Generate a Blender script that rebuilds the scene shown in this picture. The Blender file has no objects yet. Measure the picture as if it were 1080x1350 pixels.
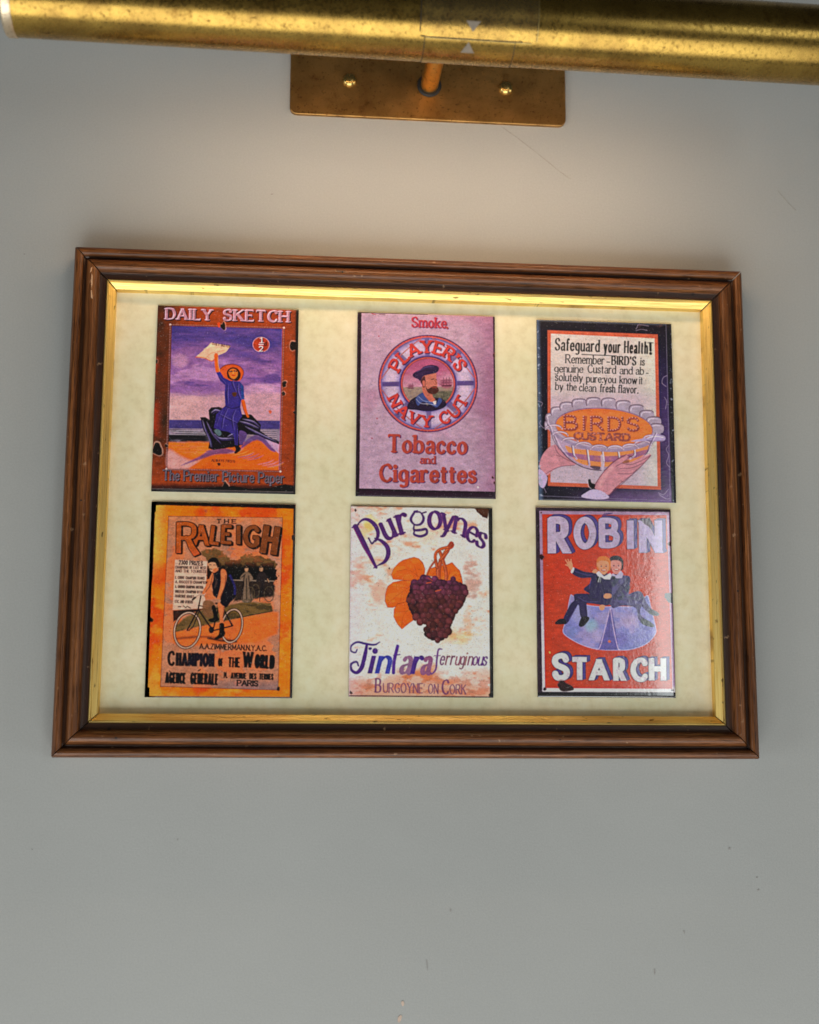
import bpy, bmesh, math, random
import numpy as np
from mathutils import Matrix, Vector
random.seed(3)
scene = bpy.context.scene

# ---------------------------------------------------------------- camera (solved from the frame's corners)
cam = bpy.data.cameras.new('camera'); camo = bpy.data.objects.new('camera', cam); scene.collection.objects.link(camo)
cam.sensor_fit = 'VERTICAL'; cam.sensor_height = 36.0; cam.lens = 46.127; cam.clip_start = .02; cam.clip_end = 50
Rc = ((0.9956224764, -0.0193062979, -0.0914502667), (-0.0933565395, -0.1580855762, -0.9830022922), (0.0045211668, 0.9872366570, -0.1591959240))
M4 = Matrix([[Rc[i][0], Rc[i][1], Rc[i][2], (-0.05446924, -0.57194792, -0.09549041)[i]] for i in range(3)] + [[0, 0, 0, 1]])
camo.matrix_world = M4
cam.dof.use_dof = True; cam.dof.focus_distance = .578; cam.dof.aperture_fstop = 7.0
scene.camera = camo
scene.view_settings.view_transform = 'Standard'; scene.view_settings.look = 'None'
scene.view_settings.exposure = 0.0; scene.view_settings.gamma = 1.0
scene.cycles.use_denoising = True

# ---------------------------------------------------------------- room light: dim interior plus daylight from windows
world = bpy.data.worlds.new('World'); scene.world = world; world.use_nodes = True
world.node_tree.nodes['Background'].inputs[0].default_value = (.80, .86, .84, 1)
world.node_tree.nodes['Background'].inputs[1].default_value = 0.03
def area(name, loc, target, sx, sy, power, col):
    l = bpy.data.lights.new(name, 'AREA'); l.shape = 'RECTANGLE'; l.size = sx; l.size_y = sy; l.energy = power; l.color = col
    o = bpy.data.objects.new(name, l); scene.collection.objects.link(o); o.location = loc
    o.rotation_euler = (Vector(target) - Vector(loc)).to_track_quat('-Z', 'Y').to_euler(); return o
area('daylight_low', (-.12, -.86, -1.24), (0, 0, -.10), 1.7, 1.20, 22.0, (.98, 1.0, .98))
area('window_right', (1.05, -2.6, .12), (0, 0, 0), .40, .80, 3.8, (.93, 1.0, 1.0))
area('side_daylight_left', (-1.8, -.85, -.60), (0, 0, -.15), .6, .8, 7.2, (.96, 1.0, 1.0))
area('side_daylight_right', (1.8, -.85, -.60), (0, 0, -.15), .6, .8, 6.0, (.96, 1.0, 1.0))
# ---------------------------------------------------------------- print painter
SR = 7.0                                     # texels per millimetre of print
def lin(c):
    c = np.asarray(c, float) / 255.0
    return np.where(c <= .04045, c / 12.92, ((c + .055) / 1.055) ** 2.4)
def noise2(h, w, cell, seed, octs=4, sx=1.0, sy=1.0):
    """smooth value noise 0..1, stretched by sx / sy"""
    rng = np.random.RandomState(seed); out = np.zeros((h, w)); amp = 1.0; tot = 0.0
    for o in range(octs):
        cx, cy = max(cell * sx / 2 ** o, 1.0), max(cell * sy / 2 ** o, 1.0)
        gw, gh = int(w / cx) + 3, int(h / cy) + 3
        g = rng.rand(gh, gw)
        x = np.arange(w) / cx + rng.rand(); y = np.arange(h) / cy + rng.rand()
        xi = np.clip(x.astype(int), 0, gw - 2); yi = np.clip(y.astype(int), 0, gh - 2)
        fx = x - xi; fy = y - yi; fx = fx * fx * (3 - 2 * fx); fy = fy * fy * (3 - 2 * fy)
        a = g[yi][:, xi]; b = g[yi][:, xi + 1]; c = g[yi + 1][:, xi]; d = g[yi + 1][:, xi + 1]
        out += amp * ((a * (1 - fx) + b * fx) * (1 - fy[:, None]) + (c * (1 - fx) + d * fx) * fy[:, None])
        tot += amp; amp *= .55
    return out / tot
def sstep(x, a, b):
    t = np.clip((x - a) / (b - a), 0, 1); return t * t * (3 - 2 * t)
def crom(pts, n=5, closed=False):
    """Catmull-Rom through the points"""
    P = np.asarray(pts, float); m = len(P)
    if m < 3: return P
    if closed: Q = np.vstack([P[-1], P, P[0], P[1]]); k = m
    else: Q = np.vstack([2 * P[0] - P[1], P, 2 * P[-1] - P[-2]]); k = m - 1
    t = np.arange(n)[:, None] / n; out = []
    for i in range(k):
        a, b, c, d = Q[i:i + 4]
        out.append(.5 * (2 * b + (c - a) * t + (2 * a - 5 * b + 4 * c - d) * t * t + (3 * b - a - 3 * c + d) * t ** 3))
    if not closed: out.append(P[-1:])
    return np.vstack(out)
def homog(src, dst):
    A = []
    for (x, y), (u, v) in zip(src, dst):
        A.append([x, y, 1, 0, 0, 0, -u * x, -u * y, -u]); A.append([0, 0, 0, x, y, 1, -v * x, -v * y, -v])
    return np.linalg.svd(np.array(A, float))[2][-1].reshape(3, 3)

GL = {  # glyph strokes: width / strokes; '~' smooth, 'o' smooth closed
'A': (9, "0,0 4.5,10;4.5,10 9,0;1.7,3.4 7.3,3.4"),
'B': (7.4, "0,0 0,10;~0,10 3.5,10 6,9.3 6.5,7.6 5.7,5.9 3.3,5.3 0,5.3;~0,5.3 4,5.3 6.8,4.4 7.4,2.7 6.5,.7 4,0 0,0"),
'C': (7.6, "~7.6,8 6.4,9.6 4.5,10 1.6,8.6 .2,5 1.6,1.4 4.5,0 6.4,.4 7.7,2"),
'D': (8.2, "0,0 0,10;~0,10 3.4,10 6.8,8.8 8.2,5 6.8,1.2 3.4,0 0,0"),
'E': (6.3, "0,0 0,10;0,10 6,10;0,5.2 4.8,5.2;0,0 6.3,0"),
'F': (6, "0,0 0,10;0,10 6,10;0,5.2 4.8,5.2"),
'G': (8.4, "~7.8,8.2 6.5,9.6 4.5,10 1.6,8.6 .2,5 1.6,1.4 4.5,0 6.6,.4 7.9,1.6;7.9,1.4 7.9,4.4;5,4.6 8.4,4.6"),
'H': (7.6, "0,0 0,10;7.6,0 7.6,10;0,5.2 7.6,5.2"),
'I': (0.6, ".3,0 .3,10"),
'J': (5, "~4.5,10 4.5,2 3.6,.2 1.6,0 .2,1.4"),
'K': (7.8, "0,0 0,10;7.3,10 0,4.4;2.6,6.2 7.8,0"),
'L': (6, "0,0 0,10;0,0 6,0"),
'M': (9.8, "0,0 .8,10;.8,10 4.9,1.5;4.9,1.5 9,10;9,10 9.8,0"),
'N': (7.8, "0,0 0,10;0,10 7.8,0;7.8,0 7.8,10"),
'O': (8.8, "o4.4,10 1.4,8.6 0,5 1.4,1.4 4.4,0 7.4,1.4 8.8,5 7.4,8.6"),
'P': (7, "0,0 0,10;~0,10 3.8,10 6.5,9.2 7,7.4 6.4,5.6 3.8,4.8 0,4.8"),
'R': (7.8, "0,0 0,10;~0,10 3.8,10 6.4,9.2 6.9,7.4 6.3,5.7 3.8,4.9 0,4.9;3.4,4.9 7.8,0"),
'S': (6.6, "~6.2,8 5.3,9.6 3.4,10 1,9.2 .3,7.5 1.3,5.9 3.5,5 5.7,4 6.5,2.4 5.7,.7 3.4,0 1.2,.5 .2,2.2"),
'T': (7.8, "0,10 7.8,10;3.9,0 3.9,10"),
'U': (7.6, "~0,10 0,7 0,4 .7,1.4 2.3,.2 3.8,0 5.3,.2 6.9,1.4 7.6,4 7.6,7 7.6,10"),
'V': (8.2, "0,10 4.1,0;4.1,0 8.2,10"),
'W': (11.6, "0,10 2.9,0;2.9,0 5.8,9.4;5.8,9.4 8.7,0;8.7,0 11.6,10"),
'Y': (8, "0,10 4,4.8;8,10 4,4.8;4,4.8 4,0"),
'Z': (7.2, "0,10 7,10;7,10 0,0;0,0 7.2,0"),
'a': (5, "~.5,5.2 1.4,6.4 2.8,6.6 4.2,6 4.7,4.6 4.7,2.3 4.8,.6 5.4,0;~4.7,3.9 2.6,3.5 .7,2.8 .1,1.5 .8,.3 2.2,0 3.8,.6 4.7,1.8"),
'b': (5.5, "0,0 0,10;~0,4.8 1.3,6.3 2.9,6.6 4.8,5.6 5.5,3.3 4.8,1 2.9,0 1.2,.4 0,1.6"),
'c': (4.6, "~4.6,5.1 3.7,6.3 2.6,6.6 .8,5.5 0,3.3 .8,1 2.7,0 4,.4 4.7,1.4"),
'd': (5.5, "5.5,0 5.5,10;~5.5,4.8 4.3,6.3 2.6,6.6 .8,5.6 0,3.3 .8,1 2.6,0 4.3,.4 5.5,1.6"),
'e': (5, ".1,3.6 5,3.6;~5,3.6 4.6,5.6 2.6,6.6 .8,5.6 0,3.3 .8,1 2.7,0 4.1,.4 4.9,1.5"),
'f': (3.2, "~3.7,9.3 3,10 1.9,9.8 1.3,8.6 1.3,6 1.3,3;1.3,3 1.3,0;-.9,6.4 4.2,6.4"),
'g': (5.4, "~5.3,6.4 5.3,3 5.3,0 4.7,-2.3 2.7,-3 .6,-2.5;~5.3,4.8 4.2,6.3 2.6,6.6 .8,5.6 0,3.4 .8,1.3 2.6,.5 4.2,.9 5.3,2"),
'h': (5.1, "0,0 0,10;~0,4.6 1.4,6.2 3,6.6 4.6,5.8 5.1,4.2 5.1,2;5.1,2 5.1,0"),
'i': (0.6, ".3,0 .3,6.6;.3,8.9 .3,9.0"),
'k': (5.2, "0,0 0,10;4.9,6.5 0,2.8;1.8,4 5.2,0"),
'l': (0.6, ".3,0 .3,10"),
'm': (8.8, "0,0 0,6.6;~0,4.6 1.2,6.2 2.5,6.6 4,5.8 4.4,4.2 4.4,2;4.4,2 4.4,0;~4.4,4.6 5.6,6.2 6.9,6.6 8.4,5.8 8.8,4.2 8.8,2;8.8,2 8.8,0"),
'n': (5.1, "0,0 0,6.6;~0,4.6 1.4,6.2 3,6.6 4.6,5.8 5.1,4.2 5.1,2;5.1,2 5.1,0"),
'o': (5.4, "o2.7,6.6 .8,5.6 0,3.3 .8,1 2.7,0 4.6,1 5.4,3.3 4.6,5.6"),
'p': (5.5, "0,-3 0,6.6;~0,4.8 1.3,6.3 2.9,6.6 4.8,5.6 5.5,3.3 4.8,1 2.9,0 1.2,.4 0,1.6"),
'q': (5.5, "5.5,-3 5.5,6.6;~5.5,4.8 4.3,6.3 2.6,6.6 .8,5.6 0,3.3 .8,1 2.6,0 4.3,.4 5.5,1.6"),
'r': (3.6, "0,0 0,6.6;~0,4.2 1,6 2.4,6.7 3.6,6.1"),
's': (4.2, "~4,5.3 3.2,6.4 2.1,6.6 .6,6 .3,4.9 1,3.9 2.3,3.4 3.7,2.7 4.2,1.6 3.4,.3 2,0 .8,.3 .1,1.5"),
't': (3.2, "~1.3,9 1.3,5 1.3,1.6 1.8,.2 3.2,.3;-.9,6.4 4,6.4"),
'u': (5.1, "~0,6.6 0,4 0,2 .6,.5 2.1,0 3.7,.4 5.1,2;5.1,0 5.1,6.6"),
'v': (5.4, "0,6.6 2.7,0;2.7,0 5.4,6.6"),
'w': (8, "0,6.6 2,0;2,0 4,6;4,6 6,0;6,0 8,6.6"),
'y': (5.4, "0,6.6 2.8,0;~5.4,6.6 2.8,0 1.7,-2.3 .4,-2.9"),
'z': (4.6, "0,6.5 4.5,6.5;4.5,6.5 0,0;0,0 4.6,0"),
'0': (6, "o3,10 .9,8.6 0,5 .9,1.4 3,0 5.1,1.4 6,5 5.1,8.6"),
'1': (2, "0,8.4 1.6,10;1.6,10 1.6,0"),
'2': (6, "~.2,7.6 1,9.4 3,10 5,9.2 5.5,7.4 4.6,5.2 .2,0;0,0 6,0"),
'3': (6, "~.2,8.4 1.2,9.7 3,10 4.9,9.2 5.3,7.5 4.3,5.8 2.4,5.3;~2.4,5.3 4.9,4.6 5.7,2.7 4.8,.7 2.8,0 1,.4 0,1.8"),
'4': (6, "4.6,0 4.6,10;4.6,10 0,3;0,3 6.4,3"),
'5': (5.6, "5,10 1,10;1,10 .6,5.6;~.6,5.6 2.8,6.2 5,5.2 5.5,3 4.6,.8 2.6,0 .2,.8"),
'7': (5.6, "0,10 5.6,10;5.6,10 2,0"),
'8': (6, "o3,10 1,9.2 .6,7.5 1.6,5.8 3,5.2 4.4,5.8 5.4,7.5 5,9.2;o3,5.2 .8,4.3 .1,2.6 1,.6 3,0 5,.6 5.9,2.6 5.2,4.3"),
'9': (6, "~.6,1 2.2,0 4.4,1 5.6,4 5.6,7.4 4.6,9.4 3,10 1,9.1 .3,6.9 1.2,4.9 3,4.4 4.8,5 5.6,7"),
'.': (0.6, ".3,.3 .3,.4"), ',': (0.8, ".5,.5 0,-1.6"), "'": (0.6, ".3,10 .2,7.6"), '-': (3, "0,3.4 3,3.4"),
':': (0.6, ".3,.4 .3,.5;.3,5.6 .3,5.7"), '!': (0.6, ".3,10 .3,3;.3,.3 .3,.4"), '/': (4, "0,0 4,10"), ' ': (2.2, ""),
}
_gc = {}
def glyph(ch):
    if ch not in _gc:
        w, s = GL[ch]; st = []
        for q in s.split(';'):
            q = q.strip()
            if not q: continue
            k = q[0] if q[0] in '~o' else ''
            P = np.array([[float(v) for v in p.split(',')] for p in q[len(k):].split()])
            if k: P = crom(P, 5, k == 'o')
            if k == 'o': P = np.vstack([P, P[:1]])
            st.append((k, P))
        _gc[ch] = (w, st)
    return _gc[ch]

class Art:
    """one small print, painted in the coordinates of its own drawing and mapped to its rectangle"""
    def __init__(s, corners, wmm, hmm):
        s.w, s.h = int(wmm * SR), int(hmm * SR)
        s.H = homog(corners, [(0, 0), (s.w, 0), (s.w, s.h), (0, s.h)])
        s.I = np.zeros((s.h, s.w, 3)); c = np.array(corners, float)
        s.k = s.w / (c[1, 0] - c[0, 0])          # texels per drawing unit
        s.yy, s.xx = np.mgrid[0:s.h, 0:s.w]
        Hi = np.linalg.inv(s.H); q = np.stack([s.xx + .5, s.yy + .5, np.ones_like(s.xx)], -1) @ Hi.T
        s.X = q[..., 0] / q[..., 2]; s.Y = q[..., 1] / q[..., 2]       # drawing coordinates of every texel
    def m(s, P):
        P = np.asarray(P, float); q = np.c_[P, np.ones(len(P))] @ s.H.T; return q[:, :2] / q[:, 2:]
    def put(s, M, col, a=1.0):
        """M: (mask, box) or a full mask"""
        if isinstance(M, tuple): m, (x0, y0, x1, y1) = M
        else: m, (x0, y0, x1, y1) = M, (0, 0, s.w, s.h)
        if x1 <= x0 or y1 <= y0: return
        c = col(x0, y0, x1, y1) if callable(col) else (lin(col) if np.ndim(col) == 1 else col[y0:y1, x0:x1])
        m = (m * a)[..., None]; s.I[y0:y1, x0:x1] = s.I[y0:y1, x0:x1] * (1 - m) + c * m
    def box(s, Q, pad):
        x0, y0 = np.floor(Q.min(0) - pad).astype(int); x1, y1 = np.ceil(Q.max(0) + pad).astype(int)
        return max(x0, 0), max(y0, 0), min(x1, s.w), min(y1, s.h)
    def poly(s, P, col=None, a=1.0, soft=1.0, sm=False, rough=0, seed=1):
        if sm: P = crom(P, 4, True)
        Q = s.m(P); b = s.box(Q, soft + 2 + rough); x0, y0, x1, y1 = b
        if x1 <= x0 or y1 <= y0: return (np.zeros((0, 0)), b)
        x = s.xx[y0:y1, x0:x1] + .5; y = s.yy[y0:y1, x0:x1] + .5
        D = np.full(x.shape, 1e9); ins = np.zeros(x.shape, bool)
        for (ax, ay), (bx, by) in zip(Q, np.roll(Q, -1, 0)):
            dx, dy = bx - ax, by - ay; L = dx * dx + dy * dy + 1e-9
            t = np.clip(((x - ax) * dx + (y - ay) * dy) / L, 0, 1)
            D = np.minimum(D, (x - ax - t * dx) ** 2 + (y - ay - t * dy) ** 2)
            if ay != by: ins ^= ((ay > y) != (by > y)) & (x < (bx - ax) * (y - ay) / (by - ay) + ax)
        D = np.sqrt(D); D = np.where(ins, -D, D)
        if rough: D = D + (noise2(s.h, s.w, 6, seed, 3)[y0:y1, x0:x1] - .5) * 2 * rough
        M = (np.clip(.5 - D / soft, 0, 1), b)
        if col is not None: s.put(M, col, a)
        return M
    def strokes(s, segs, b, soft=1.0):
        """segs: (p, q, rp, rq, cut_p, cut_q) in texels"""
        x0, y0, x1, y1 = b
        x = s.xx[y0:y1, x0:x1] + .5; y = s.yy[y0:y1, x0:x1] + .5; D = np.full(x.shape, 1e3)
        for sg in segs:
            p, q, rp, rq = sg[:4]; cuts = sg[4] if len(sg) > 4 else ()
            bx0 = max(int(min(p[0], q[0]) - max(rp, rq) - 3) - x0, 0); bx1 = int(max(p[0], q[0]) + max(rp, rq) + 3) - x0
            by0 = max(int(min(p[1], q[1]) - max(rp, rq) - 3) - y0, 0); by1 = int(max(p[1], q[1]) + max(rp, rq) + 3) - y0
            if bx1 <= bx0 or by1 <= by0: continue
            X = x[by0:by1, bx0:bx1]; Y = y[by0:by1, bx0:bx1]
            dx, dy = q[0] - p[0], q[1] - p[1]; L = max(np.hypot(dx, dy), 1e-6)
            t = np.clip(((X - p[0]) * dx + (Y - p[1]) * dy) / (L * L), 0, 1)
            d = np.hypot(X - p[0] - t * dx, Y - p[1] - t * dy) - (rp + (rq - rp) * t)
            for e, nv in cuts: d = np.maximum(d, (X - e[0]) * nv[0] + (Y - e[1]) * nv[1])
            D[by0:by1, bx0:bx1] = np.minimum(D[by0:by1, bx0:bx1], d)
        return (np.clip(.5 - D / soft, 0, 1), b)
    def line(s, P, w, col=None, a=1.0, sm=False, soft=1.0, closed=False, taper=False):
        if sm: P = crom(P, 5, closed)
        if closed: P = np.vstack([P, P[:1]])
        Q = s.m(P); n = len(Q); r = np.full(n, w * s.k / 2)
        if np.ndim(taper): r = np.interp(np.linspace(0, 1, n), np.linspace(0, 1, len(taper)), taper) * w * s.k / 2
        elif taper: r = r * (1 - .85 * np.abs(np.linspace(-1, 1, n)) ** 2)
        b = s.box(Q, r.max() + soft + 1)
        if b[2] <= b[0] or b[3] <= b[1]: return (np.zeros((0, 0)), b)
        M = s.strokes([(Q[i], Q[i + 1], r[i], r[i + 1]) for i in range(n - 1)], b, soft)
        if col is not None: s.put(M, col, a)
        return M
    def full(s, M):
        if not isinstance(M, tuple): return M
        F = np.zeros((s.h, s.w)); x0, y0, x1, y1 = M[1]
        if x1 > x0 and y1 > y0: F[y0:y1, x0:x1] = M[0]
        return F
    def char(s, F, ch, o, ux, uy, st):
        """draw one glyph into full mask F. o origin, ux unit vector per glyph unit right, uy up (drawing units)"""
        w, strokes = glyph(ch); thick, thin, ser, pen, soft = st
        sc = np.linalg.norm(s.m([o + uy * 10])[0] - s.m([o])[0]) / 10     # texels per glyph unit
        segs = []; pts = []
        G = lambda P: s.m(o + np.asarray(P)[:, :1] * ux + np.asarray(P)[:, 1:] * uy)
        ex = G([[1, 0], [0, 0]]); base = np.arctan2(ex[0, 1] - ex[1, 1], ex[0, 0] - ex[1, 0]); e2 = G([[0, 1], [0, 0]]); upn = ex[0] - ex[1]; upn = np.array([upn[1], -upn[0]]); upn = upn / np.hypot(*upn)
        ends = [(k, P[0]) for k, P in strokes if k != 'o'] + [(k, P[-1]) for k, P in strokes if k != 'o']
        for k, P in strokes:
            Q = G(P); pts.append(Q); n = len(Q)
            d = np.diff(Q, axis=0); an = -(np.arctan2(d[:, 1], d[:, 0]) - base)
            wd = (thin + (thick - thin) * np.abs(np.sin(an - pen))) * sc / 2
            if len(P) == 2 and np.abs(P[1] - P[0]).sum() < .3: wd[:] = max(thick, thin) * sc / 2 * 1.15
            r = np.r_[wd[:1], (wd[:-1] + wd[1:]) / 2, wd[-1:]]
            cuts = {0: [], n - 2: []}
            if k != 'o' and not (len(P) == 2 and np.abs(P[1] - P[0]).sum() < .3):
                for ie, io, sgi in ((0, 1, 0), (n - 1, n - 2, n - 2)):
                    e = Q[ie]; dv = e - Q[io]; dv = dv / max(np.hypot(*dv), 1e-6); oth = sum(np.abs(z - P[ie]).sum() < .35 for _, z in ends)
                    if len(P) == 2 and abs(P[0][1] - P[1][1]) > .5 * abs(P[0][0] - P[1][0]):
                        nv = upn * (1 if P[ie][1] > P[io][1] else -1); ext = min(thin * .5, .55) * sc
                        if min(abs(P[ie][1] - v) for v in (0, 10, 6.6, -3)) < .3:
                            cuts[sgi].append((e + nv * ext, nv)); Q[ie] = e + dv * ext * 1.3
                    elif oth < 2: cuts[sgi].append((e, dv))
            for i in range(n - 1): segs.append((Q[i], Q[i + 1], r[i], r[i + 1], tuple(cuts.get(i, ()))))
            if ser > 0 and k == '' and len(P) == 2:
                for e, f in ((P[0], P[1]), (P[1], P[0])):
                    oth = [kk for kk, z in ends if np.abs(z - e).sum() < .35]
                    if abs(f[0] - e[0]) < abs(f[1] - e[1]) * 1.2:
                        if abs(e[1] - f[1]) < .5 or min(abs(e[1] - v) for v in (0, 10, 6.6, -3)) > .3: continue
                        if sum(kk == '' for kk in oth) > 1 and not (ch in 'ELFKBDPR'): continue
                        l, rr = ser, ser
                        if len(oth) > 1: rr = 0
                        if ch.islower() and e[1] > 5 and ch not in 'vwyk': rr = 0
                        tip = thick * .45; th = max(thin * .8, .5) * sc / 2
                        A = G([[e[0] - l - (tip if l else 0), e[1] + (-.25 if e[1] > 3 else .25)], [e[0] + rr + (tip if rr else 0), e[1] + (-.25 if e[1] > 3 else .25)]])
                        segs.append((A[0], A[1], th, th)); pts.append(A)
                    elif len(oth) < 2 and abs(e[1] - f[1]) < .3 and ch in 'EFLTZz' and e[0] != 0 or (ch == 'T' and abs(e[1] - f[1]) < .3):
                        dy = -1.3 if e[1] > 4 else 1.3
                        A = G([[e[0], e[1]], [e[0] + (.2 if e[0] > f[0] else -.2), e[1] + dy * min(ser, 1.3)]]); th = max(thin, .7) * sc / 2
                        segs.append((A[0], A[1], th, th * .7)); pts.append(A)
        if not segs: return
        b = s.box(np.vstack(pts), max(thick, thin) * sc + 3)
        if b[2] <= b[0] or b[3] <= b[1]: return
        m, b = s.strokes(segs, b, soft); x0, y0, x1, y1 = b
        F[y0:y1, x0:x1] = np.maximum(F[y0:y1, x0:x1], m)
    def text(s, t, p0, p1, h, thick=1.5, thin=.7, ser=1.0, pen=.35, gap=1.9, soft=1.0, slant=0, arc=0, h2=None, F=None, rot=0):
        """text t from baseline point p0 to p1 with cap height h, fitted to the width"""
        if F is None: F = np.zeros((s.h, s.w))
        p0 = np.array(p0, float); p1 = np.array(p1, float); d = p1 - p0; L = np.linalg.norm(d); d /= L; up = np.array([d[1], -d[0]])
        W = sum(max(GL[c][0], .01) for c in t); n = len(t); hu = (h + (h2 or h)) / 20
        g = gap * .28 * hu; tw = thick * hu * .85 + (ser * .5 * hu if ser > .4 else 0); q = 1.0
        if n > 1:
            q = min(1.0, L * .56 / (n * tw + (n - 1) * g)); k = (L - q * (n * tw + (n - 1) * g)) / W
            sp = q * (tw + g); thick, thin = thick * max(q, .62), thin * max(q, .7); ser = ser * q; x = q * tw / 2
        else: k = L / max(GL[t][0], .6); sp = 0; x = 0
        for c in t:
            wd = GL[c][0] * k; f = (x + wd / 2) / L; hh = h + ((h2 if h2 else h) - h) * f
            o = p0 + d * x + up * arc * 4 * f * (1 - f)
            s.char(F, c, o, d * k, (up + d * slant) * hh / 10, (thick, thin, ser, pen, soft)); x += wd + sp
        return F
    def ring(s, t, c, R, a0, a1, h, inward=False, thick=1.8, thin=1.2, ser=.7, pen=.35, wk=1.0, ell=1.0):
        """text round a circle; angles in degrees clockwise from the top; inward = tops toward the centre"""
        F = np.zeros((s.h, s.w)); tot = sum(GL[q][0] + 2.2 for q in t) - 2.2; x = 0; c = np.array(c, float)
        for q in t:
            a = np.radians(a0 + (a1 - a0) * (x + GL[q][0] / 2) / tot); rad = np.array([np.sin(a), -np.cos(a)]); tan = np.array([np.cos(a), np.sin(a)])
            if inward: up, right = -rad, -tan
            else: up, right = rad, tan
            k = h / 10 * wk; o = c + rad * R - right * GL[q][0] / 2 * k
            s.char(F, q, o, right * k, up * h / 10, (thick, thin, ser, pen, 1.0)); x += GL[q][0] + 2.2
        return F
    def shift(s, M, dx, dy):
        dx, dy = dx * s.k, dy * s.k; ix, iy = int(round(dx)), int(round(dy)); O = np.zeros_like(M)
        H, W = M.shape; O[max(iy, 0):H + min(iy, 0), max(ix, 0):W + min(ix, 0)] = M[max(-iy, 0):H + min(-iy, 0), max(-ix, 0):W + min(-ix, 0)]
        return O
    def extrude(s, M, dx, dy):
        n = int(max(abs(dx), abs(dy)) * s.k) + 1; O = M.copy()
        for i in range(1, n + 1): O = np.maximum(O, s.shift(M, dx * i / n, dy * i / n))
        return O
    def grow(s, M, r):
        O = M.copy(); n = max(int(round(r * s.k)), 1)
        for i in range(8):
            a = i * math.pi / 4; O = np.maximum(O, s.shift(M, math.cos(a) * r, math.sin(a) * r))
            if n > 1: O = np.maximum(O, s.shift(M, math.cos(a) * r / 2, math.sin(a) * r / 2))
        return O
    def blur(s, M, r):
        k = np.exp(-.5 * (np.arange(-3 * r, 3 * r + 1) / r) ** 2); k /= k.sum(); n = 3 * r
        P = np.pad(M, ((n, n), (n, n), (0, 0)), mode='edge'); A = sum(k[i] * P[i:i + M.shape[0]] for i in range(2 * n + 1))
        return sum(k[i] * A[:, i:i + M.shape[1]] for i in range(2 * n + 1))
    def grain(s, amt, seed, con=1.2, edge=.45):
        """old coarse printing: ink edges, uneven ink, speckle and rubbed patches"""
        wx = (noise2(s.h, s.w, 7, seed + 7, 2) - .5) * 1.3; wy = (noise2(s.h, s.w, 7, seed + 8, 2) - .5) * 1.3   # ink edges wander
        yi = np.clip((s.yy + wy).round().astype(int), 0, s.h - 1); xi = np.clip((s.xx + wx).round().astype(int), 0, s.w - 1)
        I = s.blur(np.clip(s.I, 0, 1), 1)[yi, xi]
        st = noise2(s.h, s.w, 11, seed + 9, 3, 1.6, .8) - .5; I = I * (1 + .55 * st * (1 - I.mean(-1)))[..., None]
        I = np.clip(I + edge * (I - s.blur(I, 3)), 0.002, 1)
        lum = I.mean(-1, keepdims=True) + 1e-4; t = np.clip(lum / .25, .05, 4) ** (con - 1); I = I * t
        n = noise2(s.h, s.w, 3.2, seed, 2) - .5; n2 = noise2(s.h, s.w, 3.0, seed + 1, 2) - .5; n3 = noise2(s.h, s.w, 34, seed + 2, 5) - .5
        I = I * (1 + amt * 3.4 * n + amt * 2.2 * n3)[..., None]; I[..., 0] *= 1 + amt * 1.5 * n2; I[..., 2] *= 1 - amt * 2 * n2
        sp = noise2(s.h, s.w, 2.6, seed + 3, 1); I *= (1 - .45 * sstep(sp, .86, .95))[..., None]; I += (.10 * sstep(sp, .13, .05))[..., None]
        s.I = np.clip(I, 0, 1)
    def mix(s, a, b, t): return lin(a) * (1 - t[..., None]) + lin(b) * t[..., None]
ARTS = {}
def rust(A, pts, r, col=(30, 14, 12), rim=(222, 170, 150), seed=3):
    """a chip in the enamel with a pale rim"""
    for i, (x, y, rr) in enumerate(pts):
        n = 9; rg = np.random.RandomState(seed + i)
        P = [(x + math.cos(t) * rr * (.6 + .7 * rg.rand()) * r, y + math.sin(t) * rr * (.6 + .7 * rg.rand())) for t in np.linspace(0, 2 * math.pi, n, endpoint=False)]
        c = np.mean(P, 0); A.poly([c + (np.array(p) - c) * 1.2 + (2, -2) for p in P], rim, .5, sm=True, soft=2); A.poly(P, col, 1, sm=True)

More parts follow.
